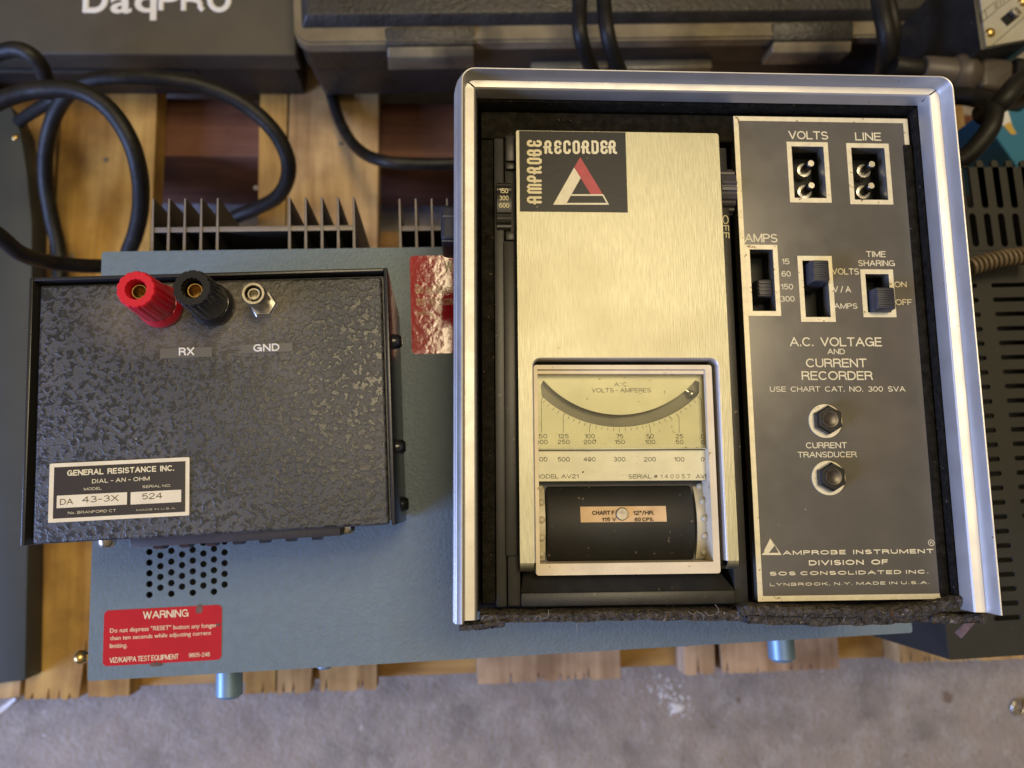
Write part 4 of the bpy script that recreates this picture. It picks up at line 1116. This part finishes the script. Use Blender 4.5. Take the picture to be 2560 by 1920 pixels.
b.add(me, Matrix.Translation((p0.x, p0.y, .1)) @ Matrix.Diagonal(((p1.x-p0.x)/(max(xs_)-min(xs_)), (p1.y-p0.y)/(max(ys_)-min(ys_)), 15, 1)) @ Matrix.Translation((-min(xs_), -min(ys_), 0)))
b.build('lettering', m_white, ld)
# ---- black tool case
Z_T = 420
t0, t1 = P(735, 108, Z_T), P(2362, 86, Z_T)
FT = Frame((t0.x, t0.y, H-Z_T), math.atan2(t1.y-t0.y, t1.x-t0.x))
Wt = FT.L(2364, 86).x
tc_ = thing('tool_case', 'black plastic tool case with two latches behind the recorder', 'tool case', FT)
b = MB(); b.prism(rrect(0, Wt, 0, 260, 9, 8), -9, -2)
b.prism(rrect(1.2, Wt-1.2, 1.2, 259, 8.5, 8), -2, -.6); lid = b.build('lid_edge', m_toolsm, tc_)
yr = FT.L(1200, 53, 1).y
b = MB(); b.hexa([(4, yr-2.5, -.7), (Wt-4, yr-2.5, -.7), (Wt-4, 255, -.7), (4, 255, -.7)], [(8, yr+2, 6), (Wt-8, yr+2, 6), (Wt-8, 250, 9), (8, 250, 9)], 1.2, 3)
b.build('lid_top', m_tool, tc_)
b = MB(); b.prism(rrect(1.5, Wt-1.5, 1.5, 258, 8, 8), -30, -9.1); b.build('lid_skirt', m_tool, tc_)
b = MB()
for fx in (20, Wt-20):
    for fy in (20, 230): b.cyl((fx, fy, 0), 7, -79.7, -69, 20)
split(b.build('foot', m_black, tc_))
b = MB(); b.hexa([(6, 5, -70), (Wt-6, 5, -70), (Wt-6, 255, -70), (6, 255, -70)], [(3, 3, -30.2), (Wt-3, 3, -30.2), (Wt-3, 257, -30.2), (3, 257, -30.2)], 5, 4)
b.build('base', m_tool, tc_)
for (u0, v0, u1, v1) in ((962, 64, 1190, 140), (1928, 52, 2140, 128)):
    a = FT.L(u0, v1, -3); d = FT.L(u1, v0, 2)
    m = MB(); ym = a.y+(d.y-a.y)*.36
    m.hexa([(a.x, ym, -14), (d.x, ym, -14), (d.x, d.y, -14), (a.x, d.y, -14)], [(a.x+1, ym, -1.5), (d.x-1, ym, -1.5), (d.x-1, d.y, 1.5), (a.x+1, d.y, 1.5)], .8, 2)
    o = m.build('latch', m_tool, tc_)
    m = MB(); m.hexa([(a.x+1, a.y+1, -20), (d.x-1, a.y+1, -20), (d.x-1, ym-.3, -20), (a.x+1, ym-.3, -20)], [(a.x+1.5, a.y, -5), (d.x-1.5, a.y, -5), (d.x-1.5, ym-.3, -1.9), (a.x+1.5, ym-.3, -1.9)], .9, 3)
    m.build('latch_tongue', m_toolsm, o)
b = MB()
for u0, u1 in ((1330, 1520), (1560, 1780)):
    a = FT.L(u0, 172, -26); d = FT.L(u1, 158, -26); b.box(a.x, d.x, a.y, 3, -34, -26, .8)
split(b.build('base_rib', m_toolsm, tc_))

# ---- cords
def cord(pts, r, label, mat=None, group='black cords among the instruments', name='loose_cable'):
    o3 = [P(u, v, Z) for u, v, Z in pts]
    m = MB(); m.tube(o3, r, True, 5, 10)
    o = m.build(name, mat or m_cord, None, WORLD, smooth=60); tag(o, label, 'cable', group); return o
cord([(-60, 285, 400), (0, 252, 398), (65, 230, 396), (140, 222, 394), (205, 230, 394), (268, 268, 396), (322, 345, 400), (348, 430, 410), (352, 510, 425), (340, 580, 440), (318, 640, 455), (300, 720, 470)], 4.4,
     'black cord curving in a tall arch over the pallet board beside the left case')
cord([(150, 700, 488), (146, 620, 486), (128, 540, 480), (114, 450, 470), (117, 360, 455), (140, 280, 440), (185, 222, 425), (260, 196, 415), (390, 196, 412), (510, 216, 415), (612, 262, 420), (690, 335, 428), (722, 415, 440), (700, 485, 460), (640, 522, 480), (585, 545, 490), (545, 580, 494), (520, 640, 494)], 4.3,
     'black cord of the wide loop that ends just behind the heat sink')
cord([(-60, 545, 335), (0, 592, 345), (50, 632, 360), (120, 655, 385), (200, 664, 400), (300, 668, 420), (420, 690, 440)], 3.6,
     'dark cord sagging across the left case to the corner of the blue power supply')
cord([(30, 318, 495), (70, 288, 470), (130, 252, 445), (180, 225, 440)], 3.6, 'short black cord slanting up from the left case to the arch')
cord([(-40, 150, 420), (10, 128, 415), (55, 126, 412), (92, 150, 415), (112, 190, 425), (125, 235, 440)], 4.2, 'kinked dark cord end in front of the flat carrying case')
cord([(815, 190, 495.5), (832, 250, 495.5), (855, 315, 490), (895, 372, 472), (960, 403, 452), (1060, 410, 452), (1180, 408, 455)], 3.6, 'grey black cord running from under the tool case towards the recorder')
cord([(1452, -60, 385), (1449, 20, 380), (1450, 80, 378), (1462, 130, 385), (1486, 190, 400), (1510, 260, 430)], 4.0, 'left one of the two cords draped over the tool case behind the recorder')
cord([(1506, -60, 385), (1511, 20, 380), (1518, 80, 378), (1532, 135, 385), (1560, 200, 400), (1590, 280, 430)], 4.0, 'right one of the two cords draped over the tool case behind the recorder')
cord([(2195, -60, 372), (2202, 20, 366), (2214, 80, 366), (2216, 130, 372), (2203, 195, 390), (2180, 270, 420)], 4.6, 'thick dark cord hanging over the right latch of the tool case')
cord([(2215, -60, 372), (2225, 10, 366), (2236, 70, 368), (2233, 120, 376), (2220, 190, 398)], 3.4, 'thinner cord lying against the thick one over the right latch')
cord([(2360, 420, 350), (2410, 395, 345), (2455, 350, 340), (2480, 310, 338), (2482, 270, 340), (2455, 250, 345), (2400, 240, 352), (2350, 245, 360)], 4.4, 'dark cord looping round beside the upper right corner of the recorder')
cord([(2700, 130, 340), (2600, 170, 338), (2540, 215, 336), (2500, 258, 338), (2450, 290, 350)], 5.0, 'thick black cord slanting over the blue carton')

# ---- plug with its strain relief
pA, pB = P(2225, 163, 372), P(2600, 135, 345)
dv = pB-pA; FQ = Frame(pA, math.atan2(dv.y, dv.x))
plug = thing('cable_plug', 'dusty brown black cable plug lying below the beige panel', 'plug', FQ)
def seg(l0, l1, r0, r1, name, mat, sq=1.0, n=24):
    m = MB(); m.lathe([(0, l0), (r0*.9, l0), (r0, l0+1), (r1, l1-1), (r1*.93, l1), (0, l1)], (0, 0, 0), 'x', n); 
    return m.build(name, mat, plug)
k_ = 372/2000
seg(2, 17, 5.0, 5.0, 'cord_stub', m_cord)
seg(17, 36, 7.2, 8.6, 'sleeve', m_plug)
m = MB(); m.lathe([(0, 33), (9, 33), (11.5, 37), (11.5, 40), (8.5, 45), (0, 45)], (0, 0, 0), 'x', 24); m.build('collar', m_plug, plug)
m = MB(); m.box(45, 63, -9.5, 9.0, -8, 8, 3.0, 4); m.build('plug_body', m_plug, plug)
m = MB(); m.box(63.2, 78, -11, 10.5, -9, 8.5, 2.0, 3); m.build('plug_head', m_blackgloss, plug)

# ---- beige instrument in the top right corner
Z_I = 352
ri = thing('beige_instrument', 'beige instrument panel with a slide switch in the upper right corner', 'instrument', Frame(P(2460, 60, Z_I), rad(0)))
FI = Frame(P(2460, 60, Z_I), 0)
out = [P(2428, -70, Z_I), P(2456, 122, Z_I), P(2580, 100, Z_I), P(2700, 20, Z_I), P(2700, -120, Z_I), P(2428, -120, Z_I)]
pts = [(p.x-FI.o.x, p.y-FI.o.y) for p in out]
b = MB(); b.poly(pts, -(500-Z_I)+.4, -.9, .4); b.build('housing', m_black, ri)
out2 = [P(2442, -68, Z_I), P(2466, 116, Z_I), P(2578, 96, Z_I), P(2690, 20, Z_I), P(2690, -118, Z_I), P(2442, -118, Z_I)]
b = MB(); b.prism([(p.x-FI.o.x, p.y-FI.o.y) for p in out2], -.85, 0); b.build('front_panel', m_beige, ri)
b = MB()
def il(p, q_, w=.35): b.line(FI.xy(*p), FI.xy(*q_), w, .01, .06)
il((2482, 112), (2570, 35)); il((2456, 55), (2490, 27)); il((2490, 27), (2486, 6)); il((2486, 6), (2452, 34)); il((2452, 34), (2456, 55)); il((2467, 45), (2462, 24))
il((2494, 22), (2530, -4)); il((2494, 22), (2490, -6)); il((2502, 12), (2498, -8)); il((2510, 6), (2507, -10)); 
b.build('panel_lines', m_ink, ri)
p = FI.L(2524, 44); mm = Matrix.Translation((p.x, p.y, 0)) @ Matrix.Rotation(rad(40), 4, 'Z')
b = MB(); b.box(-4.6, 4.6, -2.6, 2.6, .02, .25, mat=mm); sw = b.build('slide_switch', m_void, ri)
b = MB(); b.box(.6, 4.2, -2.1, 2.1, .2, 3.2, .4, mat=mm); b.build('switch_knob', m_darksteel, sw)
for u, v in ((2475, 82), (2556, 5)):
    p = FI.L(u, v); m = MB(); m.ball((p.x, p.y, 0), 2.6, (1, 1, .7)); m.build('screw', m_brass, ri)

# ---- blue and white carton at the right edge
FK = Frame(P(2450, 285, 415), rad(32))
kt = thing('blue_carton', 'blue printed carton with a white and yellow corner, below the cable plug', 'carton', FK)
b = MB(); b.box(0, 160, -46, 0, -84, 0, .5, 1); b.build('box', m_carton, kt)
b = MB(); b.prism([(5, -5), (17, -5), (13, -15), (9, -15)], .02, .12); b.build('white_patch', m_paper, kt)
b = MB(); b.prism([(8, -13), (13, -13), (12, -21), (9, -20)], .14, .2); b.build('yellow_patch', M('yellow_print', (.55, .38, .07), .6), kt)

# ---- dark ventilated instrument on the right
Z_V = 318
v0, v1 = P(2446, 740, Z_V), P(2552, 1546, Z_V)
yv = math.atan2(v0.y-v1.y, v0.x-v1.x)-math.pi/2
cv = P(2374, 1650, Z_V)
FV = Frame((cv.x, cv.y, H-Z_V), yv)
ven = thing('ventilated_instrument', 'dark ventilated metal instrument with rows of slots to the right of the recorder', 'instrument', FV)
Dv = FV.L(2440, 628).y
slots = []
def slot_h(x0, x1, y, hh):
    return rrect(x0, x1, y-hh, y+hh, hh*.95, 5)
xa1 = FV.L(2552, 1546).x; xa0 = xa1-11.5; xb0 = FV.L(2513, 974).x
for k in range(24):
    v_ = 1545.5-36.2*k + .018*k*k*0
    y = FV.L(2500, v_).y
    if y > Dv-6: break
    slots.append(slot_h(xa0, xa1, y, 1.0)); slots.append(slot_h(xb0, xb0+24, y, 1.0))
b = MB(); b.prism(rrect(0, 120, 0, Dv, .6, 2), -1.2, 0, slots); b.build('lid', m_vent, ven)
b = MB(); b.box(0.1, 1.2, .1, Dv, -180, -1.25); b.box(1.3, 120, .1, 1.2, -180, -1.25); b.box(1.3, 120, 1.3, Dv, -180, -25); b.build('housing', m_vent, ven)
Dv2 = FV.L(2450, 404).y
g_sl = []
zg = -6.0
for uu, vv0, vv1 in ((2429, 415, 520), (2466.5, 400, 521), (2504, 400, 521), (2540, 400, 521), (2577, 400, 521), (2443, 533, 617), (2479.6, 533, 617), (2515, 533, 617), (2551, 533, 617), (2587, 533, 617)):
    a = FV.L(uu-10.5, vv1, zg); d = FV.L(uu+10.5, vv0, zg)
    g_sl.append(rrect(a.x, a.x+3.2, a.y, d.y, 1.5, 5))
b = MB(); b.prism(rect(-2, 120, Dv+2, Dv2), zg-1.5, zg, g_sl); b.build('grille', m_vent, ven)
b = MB(); b.box(-2, 120, Dv+2.1, Dv2, -180, -40); b.build('rear_housing', m_void, ven)
# ---- coiled cord lying across it
b = MB(); pts = []
A_ = P(2425, 668, 306); B_ = P(2600, 640, 306); ax = (B_-A_); L_ = ax.length; ax.normalize(); nx_ = Vector((-ax.y, ax.x, 0)); N = 16*14
for k in range(N+1):
    t_ = k/N; a_ = 2*math.pi*14*t_; pts.append(A_+ax*L_*t_+nx_*(3.0*math.cos(a_)+1.5*math.sin(3*t_))+Vector((0, 0, 1))*(3.0*math.sin(a_)))
b.tube(pts, .85, False, 3); tag(b.build('coiled_cable', m_coil, None, WORLD, smooth=60), 'tan coiled cable lying across the dark ventilated instrument', 'cable')

# ---- litter on the concrete
def scrap(u, v, l, w, rot, label):
    p = P(u, v, H-.2); m = MB(); n = 8
    bm_ = bmesh.new(); A = []; B = []
    for k in range(n+1):
        t_ = k/n; x = (t_-.5)*l; z = .6+2.5*(t_-.4)**2*4
        A.append(bm_.verts.new((x, -w/2*(1-.6*t_), z))); B.append(bm_.verts.new((x, w/2*(1-.6*t_), z+.3)))
    for k in range(n): bm_.faces.new((A[k], A[k+1], B[k+1], B[k]))
    e_ = bmesh.ops.extrude_face_region(bm_, geom=bm_.faces[:])
    for q_ in e_['geom']:
        if isinstance(q_, bmesh.types.BMVert): q_.co.z += .25
    bmesh.ops.recalc_face_normals(bm_, faces=bm_.faces[:]); m._merge(bm_)
    o = m.build('paper_scrap', m_paper, None, Frame((p.x, p.y, .1), rad(rot))); tag(o, label, 'scrap', None)
scrap(12, 1768, 22, 5, 38, 'curled white scrap of paper on the concrete at the left edge')
p = P(2545, 1768, H-2); FZ = Frame((p.x, p.y, 1.0), .4)
hw = thing('metal_ring', 'small metal ring with a stub lying on the concrete at the lower right', 'ring', FZ)
b = MB(); b.tube([(5*math.cos(a_), 5*math.sin(a_), 1.2) for a_ in [k*math.pi/10 for k in range(19)]], 1.4, False, 4); b.build('ring', m_steel, hw)
b = MB(); b.lathe([(0, -3), (2.4, -3), (2.6, 0), (2.6, 7), (0, 7)], (7, 0, 2.2), 'x', 16); b.build('stub', m_brass, hw)
# dried white spatter on the concrete
b = MB()
for cu_, cv_, n_, sp_, rm in ((1690, 1772, 9, 5, 3.4), (1680, 1735, 46, 20, 1.5), (1640, 1712, 24, 14, 1.2), (1700, 1780, 20, 14, .9)):
    for k in range(n_):
        u = cu_+random.gauss(0, sp_*1.2); v = cv_+random.gauss(0, sp_)
        p = P(u, v, H); r = random.uniform(.35, 1)*rm; ph = random.random()*6; el = random.uniform(.5, 1)
        b.lathe([(r, .02), (r*.9, .25), (r*.4, .5+.1*random.random()), (0, .6)], (p.x, p.y, random.uniform(0, .02)), 'z', 14, lambda a, z: (1+.3*math.sin(3*a+ph)+.15*math.sin(5*a))*(1-el*.5*abs(math.cos(a+ph))))
o = b.build('paint_spatter', m_paper, None, WORLD); o['kind'] = 'stuff'; tag(o, 'dried white paint spatter on the concrete in front of the pallet', 'spatter')
bpy.context.view_layer.update()
